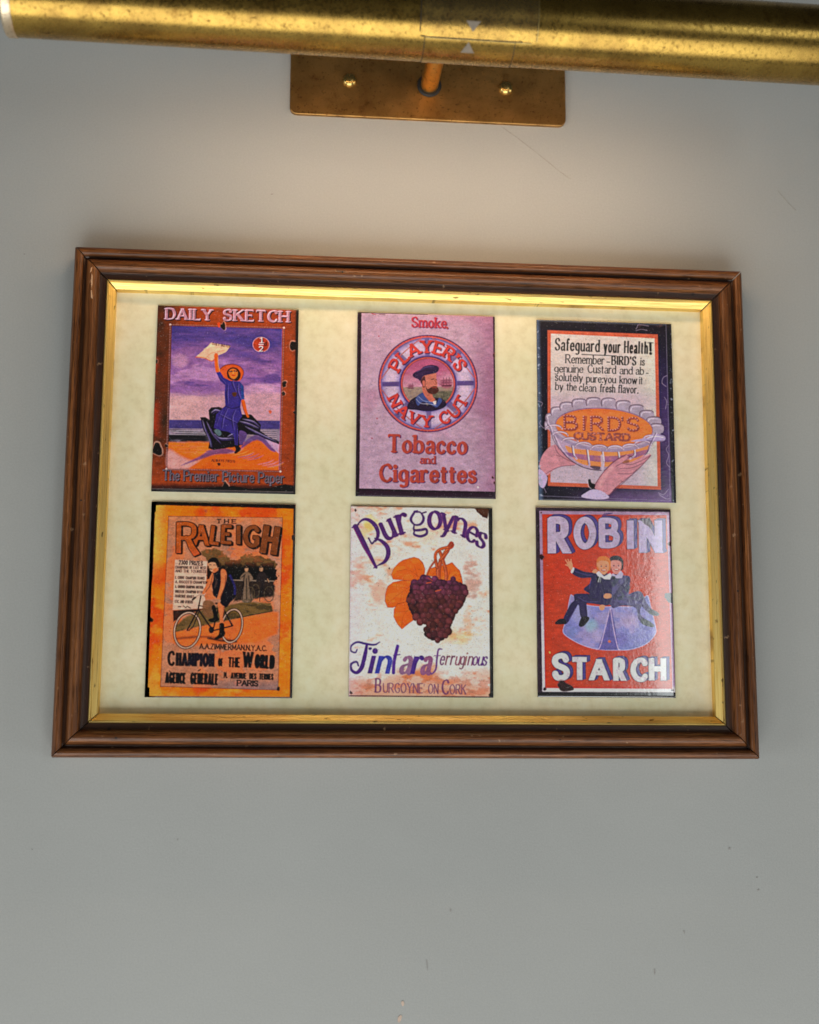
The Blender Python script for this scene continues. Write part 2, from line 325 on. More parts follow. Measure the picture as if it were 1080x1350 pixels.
def art_daily():
    A = Art([(92, 42), (1038, 62), (1018, 1302), (48, 1288)], 62.0, 83.2); X, Y = A.X, A.Y
    n1 = noise2(A.h, A.w, 90, 11, 5); n2 = noise2(A.h, A.w, 20, 12, 4)
    left = sstep(X, 330, 90) * .75 + sstep(Y, 60, 10) * .2
    t = np.clip(left * (.6 + .8 * n1) + (n2 - .5) * .35 + sstep(X, 930, 1010) * .15, 0, 1)
    t = np.where(Y > 960, t * sstep(Y, 1250, 960), t)
    base = A.mix((176, 66, 20), (58, 42, 26), t); A.put(np.ones((A.h, A.w)), base)
    A.put(sstep(X, 140, 60) * sstep(n1, .5, .62) * sstep(Y, 250, 420) * .6, (214, 60, 16))
    A.put(sstep(Y, 1225, 1262) * .9, (64, 22, 14)); A.put(sstep(X, 1003, 1020) * sstep(Y, 1290, 400) * .35, (70, 20, 16))
    # picture
    fr = [(186, 180), (926, 192), (908, 1141), (160, 1130)]
    M = A.full(A.poly(fr))
    def P(m, col, a=1): A.put(m * M, col, a)
    w1 = noise2(A.h, A.w, 60, 21, 5, 2.6, .6); w2 = noise2(A.h, A.w, 26, 22, 4, 2.2, .7)
    sky = A.mix((76, 60, 148), (148, 96, 164), np.clip(sstep(Y + (w1 - .5) * 420, 230, 430), 0, 1))
    P(np.ones_like(M), sky)
    P(sstep(w1 + (w2 - .5) * .6, .5, .68) * sstep(Y, 330, 470) * .75, (190, 136, 186))
    P(sstep(w1 - (w2 - .5) * .5, .45, .3) * sstep(Y, 250, 420) * sstep(Y, 690, 560) * .75, (96, 66, 152))
    pk = A.mix((206, 152, 168), (190, 140, 160), w2); P(sstep(Y + (w1 - .5) * 170, 600, 668), pk)
    P(sstep(Y + (w1 - .5) * 120, 640, 700) * sstep(X, 560, 250) * .5, (222, 168, 160))
    P(sstep((X - 240) ** 2 / 60 ** 2 + (Y - 415) ** 2 / 50 ** 2, 1.4, .2) * .6, (206, 150, 180))
    P(sstep((X - 790) ** 2 / 110 ** 2 + (Y - 590) ** 2 / 34 ** 2 + (w2 - .5) * 2, 1.5, .3) * .55, (214, 160, 190))
    # sea and beach
    P(sstep(Y, 806, 814), A.mix((64, 52, 132), (92, 74, 150), w2)); P(sstep(Y, 862, 872), (150, 128, 150))
    for i in range(16):
        y = 876 + i * 4.2 + (i % 3); x0 = 165 + (i * 53) % 90; A.line([(x0, y), (x0 + 120 + (i * 37) % 150, y + 3)], 3.5, [(36, 34, 60), (190, 176, 190), (110, 130, 120)][i % 3], .8)
        A.line([(700 + (i * 31) % 60, y), (890, y + 4)], 3, [(170, 150, 176), (60, 70, 80), (200, 160, 170)][i % 3], .7)
    dk = sstep(w1 * .6 + w2 * .4, .44, .54) * sstep(Y, 905, 916) * sstep(Y, 968, 950) * sstep(X, 470, 400); P(dk, (24, 20, 30), .95)
    P(sstep(Y + (w2 - .5) * 26, 948, 966), A.mix((236, 96, 20), (250, 126, 30), w2))
    P(sstep(Y, 940, 985) * sstep(X, 420, 160) * sstep(w2, .48, .6) * .5, (205, 120, 110))
    A.poly([(164, 1010), (240, 1050), (330, 1085), (430, 1075), (300, 1135), (160, 1132)], (214, 150, 150), .9, sm=True, soft=10)
    A.poly([(300, 1135), (380, 1080), (470, 1020), (600, 985), (760, 930), (908, 1000), (906, 1140)], (240, 98, 18), 1, sm=False, soft=5)
    A.poly([(250, 1115), (380, 1050), (440, 1010), (560, 1000), (610, 1030), (480, 1040), (360, 1080)], (108, 70, 132), .85, sm=True, soft=5)
    A.poly([(650, 1000), (700, 930), (800, 905), (885, 1010), (850, 1010), (760, 940)], (108, 72, 140), .9, sm=True, soft=4)
    A.poly([(790, 905), (908, 960), (905, 1030), (860, 990)], (190, 150, 190), .9, soft=3)
    for i in range(14):
        x = 560 + (i * 67) % 300; y = 1030 + (i * 23) % 100; A.line([(x, y), (x + 70, y - 14), (x + 110, y - 34)], 7, [(200, 140, 170), (250, 150, 70), (150, 100, 150), (240, 96, 20)][i % 4], .7, sm=True, soft=3, taper=True)
    for i in range(9): A.line([(180 + i * 22, 985 + (i * 41) % 60), (270 + i * 22, 980 + (i * 41) % 60)], 5, [(196, 120, 110), (250, 150, 80)][i % 2], .6, soft=3, taper=True)
    # rocks
    K = (26, 18, 34)
    A.poly([(432, 745), (450, 725), (500, 720), (560, 740), (660, 770), (720, 770), (785, 840), (780, 880), (830, 915), (908, 950), (906, 968), (820, 935), (760, 905), (690, 905), (660, 975), (600, 990), (470, 1010), (432, 1000), (440, 950), (400, 880), (378, 792), (410, 790), (440, 810)], K, 1, rough=1.2)
    for q in [[(392, 810), (410, 870), (440, 940), (450, 990)], [(420, 820), (460, 900), (510, 960)], [(470, 900), (510, 930), (600, 930)], [(640, 815), (700, 830), (770, 860)], [(660, 800), (730, 815), (775, 850)], [(680, 850), (760, 890), (890, 950)], [(560, 920), (600, 900), (640, 910)], [(450, 760), (480, 740), (520, 750)]]:
        A.line(q, 8, (168, 150, 206), .75, sm=True, taper=True, soft=2)
        A.line([(x + 8, y + 10) for x, y in q], 9, (70, 52, 120), .9, sm=True, taper=True, soft=2)
    A.poly([(640, 880), (690, 900), (670, 960), (640, 970)], (110, 74, 150), .8, sm=True, soft=2)
    A.poly([(470, 880), (500, 870), (520, 900), (500, 915)], (120, 150, 160), .6, sm=True, soft=2)
    # woman
    O = (250, 92, 16); B = (62, 46, 146); Bd = (36, 24, 84); Bl = (132, 112, 200)
    A.poly([(505, 470), (545, 440), (600, 432), (640, 446), (668, 482), (658, 520), (636, 545), (560, 545), (530, 520)], (226, 84, 34), sm=True)
    A.line([(505, 470), (545, 440), (600, 434), (645, 450), (668, 485), (655, 530)], 5, (128, 44, 30), .9, sm=True)
    A.poly([(556, 486), (572, 462), (600, 454), (630, 466), (648, 500), (640, 530), (618, 545), (566, 528)], (52, 24, 26), sm=True)
    A.poly([(568, 480), (584, 466), (606, 464), (626, 480), (626, 510), (604, 533), (580, 522), (568, 500)], (255, 116, 34), sm=True)
    A.line([(574, 482), (590, 480)], 8, (44, 18, 20)); A.line([(604, 478), (620, 480)], 8, (44, 18, 20)); A.line([(580, 482), (581, 482)], 3, (230, 210, 220)); A.line([(610, 479), (611, 479)], 3, (230, 210, 220)); A.line([(590, 506), (602, 510), (612, 506)], 6, (210, 30, 10)); A.line([(598, 484), (597, 496)], 4, (255, 190, 110), .7)
    A.poly([(470, 370), (485, 360), (496, 372), (495, 430), (505, 480), (482, 488), (472, 430)], O, sm=True); A.line([(494, 380), (496, 430), (506, 480)], 4, (255, 160, 90), sm=True)
    A.poly([(484, 490), (510, 484), (535, 525), (580, 545), (640, 548), (668, 580), (672, 670), (652, 680), (645, 720), (660, 780), (625, 830), (632, 900), (628, 985), (612, 985), (600, 905), (560, 885), (520, 880), (468, 862), (485, 770), (545, 712), (540, 620), (545, 575), (510, 545)], B, sm=False)
    A.poly([(646, 556), (668, 580), (674, 668), (655, 678)], (40, 72, 150), .9)
    for q in [[(560, 570), (556, 640), (560, 700)], [(600, 540), (590, 560), (612, 620)], [(500, 770), (560, 800), (620, 830)], [(520, 740), (480, 850)], [(560, 730), (530, 800), (520, 870)], [(610, 740), (590, 800), (600, 880)], [(500, 520), (540, 560)], [(630, 560), (628, 620), (655, 690)]]:
        A.line(q, 6, Bd, .8, sm=True, soft=2, taper=True); A.line([(x + 7, y - 4) for x, y in q], 5, Bl, .6, sm=True, soft=2, taper=True)
    A.line([(545, 714), (590, 730), (645, 716)], 5, Bd, .9, sm=True); A.line([(622, 830), (618, 900), (618, 980)], 6, Bd, .8)
    A.poly([(590, 625), (620, 622), (618, 645), (598, 650)], (110, 60, 40), sm=True)
    A.poly([(652, 680), (674, 674), (690, 740), (705, 785), (690, 785), (668, 740)], O, sm=True); A.line([(656, 685), (668, 740), (688, 785)], 4, (120, 30, 20), .8)
    A.poly([(606, 980), (632, 978), (650, 1005), (620, 1032), (606, 1028), (616, 1005)], (22, 16, 26), sm=True)
    A.poly([(450, 290), (580, 312), (548, 352), (490, 378), (455, 412), (415, 400), (345, 388), (405, 335)], (244, 176, 146), 1, rough=.8)
    A.line([(345, 388), (400, 392), (455, 414), (485, 380)], 6, (236, 96, 40), .9, sm=True); A.line([(405, 335), (470, 300)], 10, (252, 206, 170), .6, soft=4); A.line([(420, 385), (450, 360), (540, 340)], 5, (232, 130, 96), .6)
    A.put(A.text('DAILY SKETCH', (456, 304), (576, 322), 15, 2.4, 1.4, .5), (40, 16, 24), .9)
    A.poly([(470, 372), (478, 360), (492, 364), (496, 384), (480, 400), (470, 390)], O, sm=True)
    # price badge
    c = [(785 + 56 * math.cos(a), 299 + 50 * math.sin(a)) for a in np.linspace(0, 6.28, 24, endpoint=False)]
    A.poly(c, (190, 60, 30)); A.line(c, 4, (220, 170, 180), .8, closed=True)
    for ch, x0, x1, y, h in (('1', 778, 792, 287, 34), ('2', 772, 797, 343, 32)):
        F = A.text(ch, (x0, y), (x1, y), h, 2.2, 1.2, 1.0); A.put(A.shift(F, 4, 4), (60, 10, 20)); A.put(F, (226, 206, 220))
    A.line([(770, 298), (803, 298)], 5, (226, 206, 220)); A.put(A.text('d', (806, 306), (820, 306), 26, 2, 1.2, 0), (60, 16, 20))
    A.put(A.text("ALWAYS FIRST!", (452, 1088), (610, 1094), 16, 2.2, 1.2, .6), (40, 20, 30), .85)
    A.poly([(492, 1098), (512, 1098), (510, 1114), (498, 1114)], (40, 24, 30), sm=True); A.poly([(836, 745), (850, 740), (858, 752), (846, 764)], (226, 96, 60), sm=True, soft=3)
    # dotted border
    D = [(175, 172), (938, 184), (917, 1152), (150, 1140)]
    for i in range(4):
        a, b = np.array(D[i], float), np.array(D[(i + 1) % 4], float); n = int(np.linalg.norm(b - a) / 11)
        A.line([a + 2, b + 2], 6, (60, 22, 30), .6)
        for j in range(n): p = a + (b - a) * j / n; A.line([p, p + (.5, 0)], 5.5, (206, 150, 150), .85)
        A.line([a, a + (.5, 0)], 13, (222, 190, 190))
    A.line([(926, 192), (908, 1141)], 5, (150, 90, 150), .7)
    def bev(F, hi, mid, dx=7, dy=7):
        A.put(A.extrude(F, dx, dy), (38, 12, 16)); A.put(F, mid); A.put(np.clip(F - A.shift(F, 3.5, 3.5), 0, 1), hi, .9)
    F = A.text('DAILY', (140, 134), (458, 140), 70, 2.6, 1.0, .9); bev(F, (232, 190, 222), (186, 128, 150))
    F = A.text('SKETCH', (526, 139), (976, 146), 72, 2.6, 1.0, .9); bev(F, (232, 190, 222), (186, 128, 150))
    F = A.text('The Premier Picture Paper', (122, 1212), (942, 1228), 66, 1.5, .9, .5, gap=1.2); A.put(A.extrude(F, 6, 6), (30, 12, 22)); A.put(F, (112, 90, 108)); A.put(np.clip(F - A.shift(F, -2, -2), 0, 1), (170, 148, 156), .8)
    rust(A, [(530, 180, 26), (1006, 310, 36), (940, 566, 24), (935, 628, 15), (96, 1010, 42), (84, 418, 12), (545, 1250, 26), (1010, 752, 10), (150, 985, 12)], .8, seed=7)
    A.poly([(490, 158), (510, 156), (506, 186), (496, 184)], (236, 70, 20), sm=True)
    A.poly([(48, 1272), (300, 1268), (470, 1262), (600, 1250), (700, 1268), (850, 1262), (950, 1236), (1020, 1250), (1018, 1302), (48, 1288)], (22, 8, 10), rough=1.5)
    A.line([(50, 1272), (480, 1280), (1014, 1290)], 3, (170, 150, 150), .55); A.line([(1020, 70), (1003, 1290)], 4, (50, 16, 16), .7)
    A.poly([(1022, 62), (1038, 62), (1018, 1302), (1008, 1302)], (28, 14, 12)); A.grain(.14, 5, 1.32, .6); return A
ARTS['daily'] = art_daily

def art_players():
    A = Art([(97, 75), (1002, 116), (980, 1318), (57, 1286)], 62.1, 83.5); X, Y = A.X, A.Y
    n1 = noise2(A.h, A.w, 120, 31, 4); n2 = noise2(A.h, A.w, 14, 32, 3)
    A.put(np.ones((A.h, A.w)), A.mix((184, 146, 176), (196, 162, 186), n2)); A.put(sstep(X + (n1 - .5) * 300, 700, 1000) * .7, (156, 88, 132)); A.put(sstep(n1, .6, .75) * .35, (180, 110, 150))
    A.put(sstep(Y, 200, 80) * sstep(X, 500, 900) * .5, (176, 96, 136))
    def two(F, dx=7, dy=5, face=(190, 72, 62), sh=(90, 50, 112)): A.put(A.extrude(F, dx, dy), sh); A.put(F, face); A.put(np.clip(F - A.shift(F, 2.5, 2.5), 0, 1), (226, 96, 84), .5)
    two(A.text('Smoke', (446, 178), (682, 188), 64, 1.9, 1.0, .8, gap=1.3), 4, 4, (196, 54, 74)); two(A.text('.', (682, 190), (688, 190), 52, 2.4, 2.4, 0), 4, 4)
    two(A.text('Tobacco', (268, 1000), (800, 1020), 110, 2.1, 1.1, .8, gap=1.2)); two(A.text('and', (482, 1078), (588, 1082), 48, 2.2, 1.2, .7, gap=1.1), 5, 4)
    two(A.text('Cigarettes', (210, 1192), (856, 1210), 108, 2.2, 1.1, .7, gap=1.1))
    C = np.array([550, 555.]); th = np.linspace(0, 2 * math.pi, 72, endpoint=False)
    def circ(r, ry=None): return [(C[0] + r * math.sin(t), C[1] - (ry or r * .975) * math.cos(t)) for t in th]
    A.poly(circ(330), (96, 40, 110)); A.poly(circ(322), (216, 92, 78)); A.poly(circ(312), (110, 92, 160))
    r = np.hypot(X - C[0], (Y - C[1]) / .975); ang = np.degrees(np.arctan2(X - C[0], -(Y - C[1]))) % 360
    ringm = sstep(r, 306, 300) * sstep(r, 186, 194); A.put(ringm, A.mix((206, 180, 208), (150, 130, 190), sstep(np.abs(r - 245), 20, 62)))
    for a in (0, 45, 90, 135, 180, 225, 270, 315):                       # blue bands across the lifebelt
        w = 8 if a % 90 else 6; dd = np.abs((ang - a + 180) % 360 - 180) * r / 245; A.put(ringm * sstep(dd, w * .62 + 1, w * .62 - 1) * (.95 if a in (90, 270) else .75), (88, 64, 138))
    A.put(ringm * sstep(np.abs(n2 - .5), .0, .25) * .15, (120, 100, 170))
    for a in range(0, 360, 4):                                            # twisted rope
        t = math.radians(a); p = C + np.array([math.sin(t), -math.cos(t) * .975]) * 320; q = C + np.array([math.sin(t + .02), -math.cos(t + .02) * .975]) * 326
        A.line([p, q], 4, (130, 30, 60), .7)
    for s0 in (45, 135, 225, 315):                                        # looping rope
        L = []
        for u in np.linspace(-38, 38, 13): t = math.radians(s0 + u); L.append(C + np.array([math.sin(t), -math.cos(t) * .975]) * (262 + 46 * (abs(u) / 38) ** 2.2))
        A.line(L, 7, (90, 40, 90), .9, sm=True); A.line(L, 4, (230, 120, 96), .9, sm=True)
    def rt(F): A.put(A.extrude(F, 7, 6), (84, 34, 100)); A.put(F, (214, 66, 62))
    rt(A.ring("PLAYER'S", C, 206, -66, 67, 76, thick=2.3, thin=1.7, ser=.8, wk=.95)); rt(A.ring("NAVY", C, 284, 251, 176, 72, inward=True, thick=2.3, thin=1.7, ser=.8)); rt(A.ring("CUT", C, 284, 163, 112, 72, inward=True, thick=2.3, thin=1.7, ser=.8))
    A.poly(circ(190), (90, 76, 160)); A.poly(circ(184), (96, 40, 90)); A.poly(circ(178), (214, 92, 80)); A.poly(circ(170), (120, 40, 70)); M = A.full(A.poly(circ(167)))
    w = noise2(A.h, A.w, 26, 35, 4, 2, .6)
    A.put(M, A.mix((186, 88, 132), (200, 140, 168), sstep(Y + (w - .5) * 120, 430, 600))); A.put(M * sstep(X, 600, 700) * sstep(Y, 480, 560) * .6, (206, 176, 190))
    for i in range(18): y = 420 + i * 8; A.line([(430 + (i * 17) % 60, y), (690 - (i * 29) % 80, y + 3)], 3, (164, 60, 110), .35)
    A.put(M * sstep(Y, 572, 580), A.mix((136, 116, 120), (176, 150, 130), noise2(A.h, A.w, 5, 36, 2)))
    A.put(M * sstep(Y, 600, 612) * sstep(X, 480, 600) * .9, A.mix((60, 64, 60), (130, 124, 100), noise2(A.h, A.w, 4, 37, 2)))
    A.put(M * sstep((X - 672) ** 2 / 50 ** 2 + (Y - 555) ** 2 / 40 ** 2 + (w - .5) * 2, 1.3, .3), (176, 90, 120), .8)
    for x, y, q in ((672, 552, .8), (436, 574, .45)):                     # ships
        A.poly([(x - 45 * q, y + 18 * q), (x + 46 * q, y + 14 * q), (x + 38 * q, y + 30 * q), (x - 36 * q, y + 30 * q)], (120, 50, 80))
        for k in (-24, 0, 24): A.line([(x + k * q, y + 16 * q), (x + k * q, y - 44 * q)], 4, (120, 56, 84)); A.line([(x + (k - 14) * q, y - 20 * q), (x + (k + 14) * q, y - 22 * q)], 12 * q + 2, (150, 80, 110), .7); A.line([(x + (k - 12) * q, y), (x + (k + 13) * q, y - 2)], 13 * q + 2, (140, 70, 100), .7)
        A.line([(x - 62 * q, y + 6), (x - 30 * q, y + 16 * q)], 3, (120, 56, 84))
    # sailor
    S = (204, 110, 92)
    A.poly([(408, 716), (430, 665), (470, 640), (510, 625), (540, 700), (560, 660), (590, 650), (640, 655), (668, 690), (640, 720), (560, 736), (470, 728)], (44, 26, 66), sm=True); 
    A.poly([(466, 650), (512, 614), (540, 640), (570, 668), (600, 690), (620, 650), (640, 668), (604, 712), (560, 690), (510, 676), (480, 700)], (66, 84, 156), sm=True)
    A.line([(470, 656), (500, 684), (560, 690), (600, 700)], 3, (190, 190, 226), .8, sm=True); A.line([(486, 640), (520, 668), (570, 676)], 2.5, (190, 190, 226), .7, sm=True)
    A.poly([(575, 672), (602, 668), (600, 692), (588, 694)], (226, 200, 200))
    A.poly([(516, 560), (560, 560), (580, 640), (596, 660), (566, 676), (530, 640), (512, 600)], S, sm=True)
    A.poly([(508, 520), (530, 492), (600, 482), (606, 520), (612, 556), (606, 600), (585, 618), (548, 610), (520, 580)], (206, 120, 104), sm=True)
    A.poly([(500, 540), (512, 520), (528, 505), (534, 540), (530, 575), (518, 580), (510, 560)], (96, 46, 50), sm=True)
    A.poly([(514, 540), (526, 534), (532, 556), (524, 576), (516, 566)], (206, 110, 96), sm=True)
    A.poly([(530, 560), (545, 590), (575, 576), (600, 572), (612, 580), (622, 600), (600, 622), (570, 624), (545, 610)], (92, 42, 40), sm=True, rough=.8)
    A.line([(578, 582), (606, 582)], 5, (180, 70, 60)); A.line([(572, 528), (590, 524)], 5, (80, 30, 30)); A.line([(600, 528), (608, 532)], 4, (80, 30, 30)); A.line([(594, 532), (608, 556), (596, 562)], 4, (160, 70, 60), .9)
    A.poly([(450, 495), (466, 478), (500, 462), (530, 440), (576, 432), (616, 442), (624, 462), (606, 484), (550, 496), (520, 506), (500, 536), (484, 524), (458, 512)], (62, 36, 86), sm=True)
    A.line([(456, 500), (500, 476), (560, 466), (612, 470)], 4, (36, 18, 56), .9, sm=True); A.line([(480, 476), (540, 446), (590, 444)], 6, (112, 84, 146), .6, sm=True, soft=2)
    A.put(A.text('REGD NO 154011', (478, 884), (592, 886), 7, 1.4, 1, 0), (150, 70, 110), .7)
    K = (52, 22, 46)
    A.poly([(97, 75), (122, 78), (82, 1237), (520, 1256), (976, 1272), (980, 1318), (57, 1286)], K, rough=.7); A.poly([(990, 116), (1003, 116), (985, 1290), (975, 1290)], (66, 22, 50)); A.poly([(97, 75), (560, 94), (560, 100), (97, 82)], K)
    A.poly([(60, 1250), (86, 1245), (70, 1290), (57, 1286)], (24, 8, 20))
    rust(A, [(990, 375, 16), (962, 1180, 9), (972, 1212, 10)], .7, (84, 24, 34), (206, 120, 120)); rust(A, [(862, 1242, 6)], 1, (236, 220, 210), (230, 210, 200)); A.line([(885, 500), (922, 478)], 2, (110, 60, 110), .8)
    for x, y in ((232, 238), (208, 780), (172, 910)): A.line([(x, y), (x + 1, y)], 9, (190, 50, 80), .9, soft=2)
    A.line([(190, 88), (215, 96)], 5, (190, 40, 60)); A.line([(240, 94), (276, 97)], 4, (90, 30, 50))
    A.grain(.1, 38); return A
ARTS['players'] = art_players

def art_birds():
    A = Art([(78, 76), (984, 117), (990, 1316), (68, 1288)], 62.4, 82.7); X, Y = A.X, A.Y
    n1 = noise2(A.h, A.w, 90, 41, 4); n2 = noise2(A.h, A.w, 16, 42, 3)
    A.put(np.ones((A.h, A.w)), A.mix((26, 22, 34), (40, 34, 56), n2)); A.put(sstep(X - Y * .1, 700, 900) * sstep(Y, 150, 700) * .9, A.mix((62, 44, 104), (104, 70, 140), sstep(Y, 300, 1250)))  # window glare washing the dark border purple, painted into the print
    A.put(sstep(Y, 1180, 1290) * sstep(X, 150, 700), (120, 84, 146), .7); A.put(sstep(X, 108, 78) * .45 + sstep(Y - X * .045, 92, 74) * .35, (110, 136, 176))
    A.poly([(950, 110), (984, 117), (990, 1316), (958, 1312)], (34, 34, 46)); A.line([(948, 118), (948, 1306)], 3, (160, 150, 180), .6); A.line([(72, 1262), (400, 1278), (950, 1304)], 3, (150, 140, 170), .6)
    A.poly([(148, 150), (890, 188), (888, 1230), (130, 1196)], (206, 96, 70)); A.poly([(170, 174), (868, 214), (866, 1206), (148, 1172)], A.mix((206, 192, 190), (190, 168, 186), sstep(Y + (n1 - .5) * 300, 250, 1000)))
    A.put(A.full(A.poly([(170, 174), (868, 214), (866, 1206), (148, 1172)])) * sstep(X, 700, 860) * .5, (206, 208, 190)); A.put(A.full(A.poly([(170, 174), (868, 214), (866, 1206), (148, 1172)])) * sstep(np.abs(Y - 640), 90, 10) * .35, (196, 160, 190))
    def T(t, x0, y0, x1, y1, h, th=1.5, **k): A.put(A.text(t, (x0, y0), (x1, y1), h, th * .86, .6, .8, gap=.8, **k), (24, 18, 28))
    T('Safeguard', 192, 284, 498, 300, 78, 1.7); T('your', 520, 302, 638, 308, 80, 1.7); T('Health', 658, 308, 822, 316, 78, 1.8); T('!', 836, 318, 842, 318, 76, 2.6)
    A.line([(376, 317), (608, 329)], 5, (40, 32, 44))
    T('Remember', 262, 372, 528, 386, 56, 1.5); A.line([(543, 370), (562, 371)], 6, (40, 32, 44)); T("BIRD'S", 572, 387, 742, 393, 56, 2.3); T('is', 766, 394, 798, 396, 52, 1.6)
    T('genuine', 186, 432, 384, 440, 50, 1.5); T('Custard', 410, 440, 604, 449, 54, 1.5); T('and', 626, 451, 716, 454, 50, 1.6); T('ab', 734, 455, 792, 457, 50, 1.6); A.line([(806, 448), (820, 449)], 5, (40, 32, 44))
    T('solutely', 190, 490, 380, 500, 52, 1.6); T('pure:you', 400, 503, 602, 512, 50, 1.7); T('know', 624, 514, 744, 519, 50, 1.7); T('it', 756, 520, 782, 521, 50, 1.7)
    T('by', 190, 552, 246, 556, 50, 1.6); T('the', 266, 556, 336, 560, 50, 1.6); T('clean', 350, 562, 468, 569, 50, 1.6); T('fresh', 490, 570, 596, 575, 52, 1.7); T('flavor.', 612, 576, 752, 583, 52, 1.7)
    A.line([(730, 595), (800, 690), (868, 745)], 2.5, (150, 140, 150), .6, sm=True)
    # hands behind the dish, each finger drawn
    SK = (204, 136, 150); SD = (112, 50, 84)
    A.poly([(76, 1050), (110, 970), (180, 920), (230, 960), (290, 1020), (330, 1045), (300, 1062), (220, 1068), (170, 1090), (120, 1130), (90, 1090)], SK, sm=True); A.line([(180, 930), (200, 975), (240, 1010), (310, 1044)], 4, SD, .7, sm=True); A.line([(215, 1000), (190, 990)], 4, SD, .6)
    A.line([(110, 1120), (170, 1086), (230, 1066), (310, 1060)], 4, SD, .7, sm=True)
    A.poly([(70, 1085), (110, 1110), (128, 1150), (100, 1210), (70, 1180)], (196, 170, 210), sm=True, rough=.6)
    # dish
    G = (176, 150, 190); cx, cy = 515, 800
    el = lambda rx, ry, y=0, n=48: [(cx + rx * math.cos(t), cy + y + ry * math.sin(t) + (.07 * rx * math.cos(t))) for t in np.linspace(0, 2 * math.pi, n, endpoint=False)]
    A.poly([(160, 790), (185, 880), (230, 970), (310, 1040), (400, 1082), (500, 1094), (600, 1080), (700, 1050), (780, 1000), (830, 930), (870, 850), (700, 900), (500, 940), (300, 900)], (180, 150, 180), sm=True)
    A.poly([(250, 930), (320, 950), (460, 960), (600, 965), (720, 945), (810, 910), (790, 985), (700, 1040), (560, 1070), (420, 1066), (320, 1030)], (236, 138, 74), .95, sm=True)
    A.put(A.full(A.poly([(240, 970), (340, 985), (500, 1000), (650, 995), (800, 960), (790, 990), (650, 1032), (500, 1040), (350, 1020), (260, 990)], sm=True)) * (.55 + .5 * n2), (140, 90, 150))
    for x, y in ((300, 945), (398, 972), (500, 985), (605, 978), (710, 950)):   # flutes
        A.line([(x, y - 30), (x + 8, y + 40), (x + (515 - x) * .12, y + 108 - abs(x - 500) * .18)], 13, (190, 166, 196), .95, sm=True); A.line([(x - 6, y - 26), (x + 2, y + 40), (x + (515 - x) * .12 - 8, y + 100 - abs(x - 500) * .18)], 4, (70, 40, 76), .9, sm=True); A.line([(x + 4, y - 20), (x + 12, y + 50)], 4, (236, 226, 240), .8)
    A.line([(165, 810), (185, 880), (232, 972), (312, 1044), (400, 1084), (500, 1096), (596, 1082)], 6, (70, 44, 80), .85, sm=True); A.line([(700, 1052), (782, 1002), (832, 930), (866, 860)], 5, (80, 50, 90), .8, sm=True)
    A.poly([(415, 1066), (480, 1070), (480, 1090), (440, 1086)], (70, 44, 60), .8, sm=True); A.poly([(600, 1040), (680, 1030), (660, 1060), (620, 1066)], (90, 60, 80), .6, sm=True); A.line([(498, 1000), (500, 1090)], 20, (200, 180, 200), .8, soft=2)
    A.poly(el(385, 172), (160, 138, 172)); A.poly(el(360, 150), (184, 164, 186))
    for i in range(12):                                                       # scalloped rim, back
        t = math.radians(176 + i * 16.6); x = cx + 352 * math.cos(t); y = cy + 158 * math.sin(t) + .07 * 352 * math.cos(t)
        P = [(x + 50 * math.copysign(abs(math.cos(u)) ** .7, math.cos(u)), y + 34 * math.copysign(abs(math.sin(u)) ** .7, math.sin(u))) for u in np.linspace(0, 6.28, 12, endpoint=False)]
        A.poly(P, (172, 154, 178), 1, sm=True); A.line(P[5:12], 6, (104, 74, 100), .85, sm=True); A.line([(p[0] * .75 + x * .25, p[1] * .75 + y * .25 + 4) for p in P[6:11]], 5, (228, 216, 236), .8, sm=True, soft=2)
    A.poly(el(330, 132, 8), (150, 112, 150)); A.poly(el(324, 126, 10), A.mix((242, 128, 58), (232, 116, 62), n2))
    A.put(A.full(A.poly(el(324, 126, 10))) * sstep(Y, 720, 690) * .5, (210, 96, 50))
    for t in ((("B", 250, 820, 332, 90), ("I", 368, 822, 392, 90), ("R", 430, 826, 508, 88), ("D", 546, 830, 622, 86), ("'", 636, 834, 642, 88), ("S", 672, 832, 746, 84))):
        F = A.text(t[0], (t[1], t[2]), (t[3], t[2] + 4), t[4], 2.0, 1.9, 0); A.put(F, (186, 84, 60), .95)
        w_, st = glyph(t[0])
        for k, P in st:
            L = np.r_[0, np.cumsum(np.hypot(*np.diff(P, axis=0).T))]
            for u in np.arange(0, L[-1], 1.9):
                gx, gy = np.interp(u, L, P[:, 0]), np.interp(u, L, P[:, 1]); x = t[1] + gx / max(w_, .6) * (t[3] - t[1]); y = t[2] - gy * t[4] / 10
                A.line([(x, y), (x + 1, y)], 17, (150, 66, 70), .85); A.line([(x - 3, y - 4), (x - 2, y - 4)], 7, (232, 170, 170), .85)
    for i in range(9):                                                        # front rim scallops
        t = math.radians(168 - i * 18); x = cx + 345 * math.cos(t); y = cy + 150 * math.sin(t) + .07 * 352 * math.cos(t) + 8
        P = [(x + 54 * math.cos(u), y + 26 * math.sin(u)) for u in np.linspace(math.pi, 2 * math.pi, 9)]
        A.line(P, 10, (206, 186, 210), .95, sm=True); A.line([(a, b - 6) for a, b in P], 3.5, (110, 70, 110), .85, sm=True); A.line([(a, b + 7) for a, b in P], 3, (150, 90, 100), .7, sm=True)
    F = A.text('CUSTARD', (308, 886), (690, 900), 44, 2.4, 2.0, .5, gap=2.6); A.put(A.grow(F, 2), (150, 74, 76), .9); A.put(F * sstep(noise2(A.h, A.w, 4, 44, 1), .6, .8), (226, 150, 140), .7)
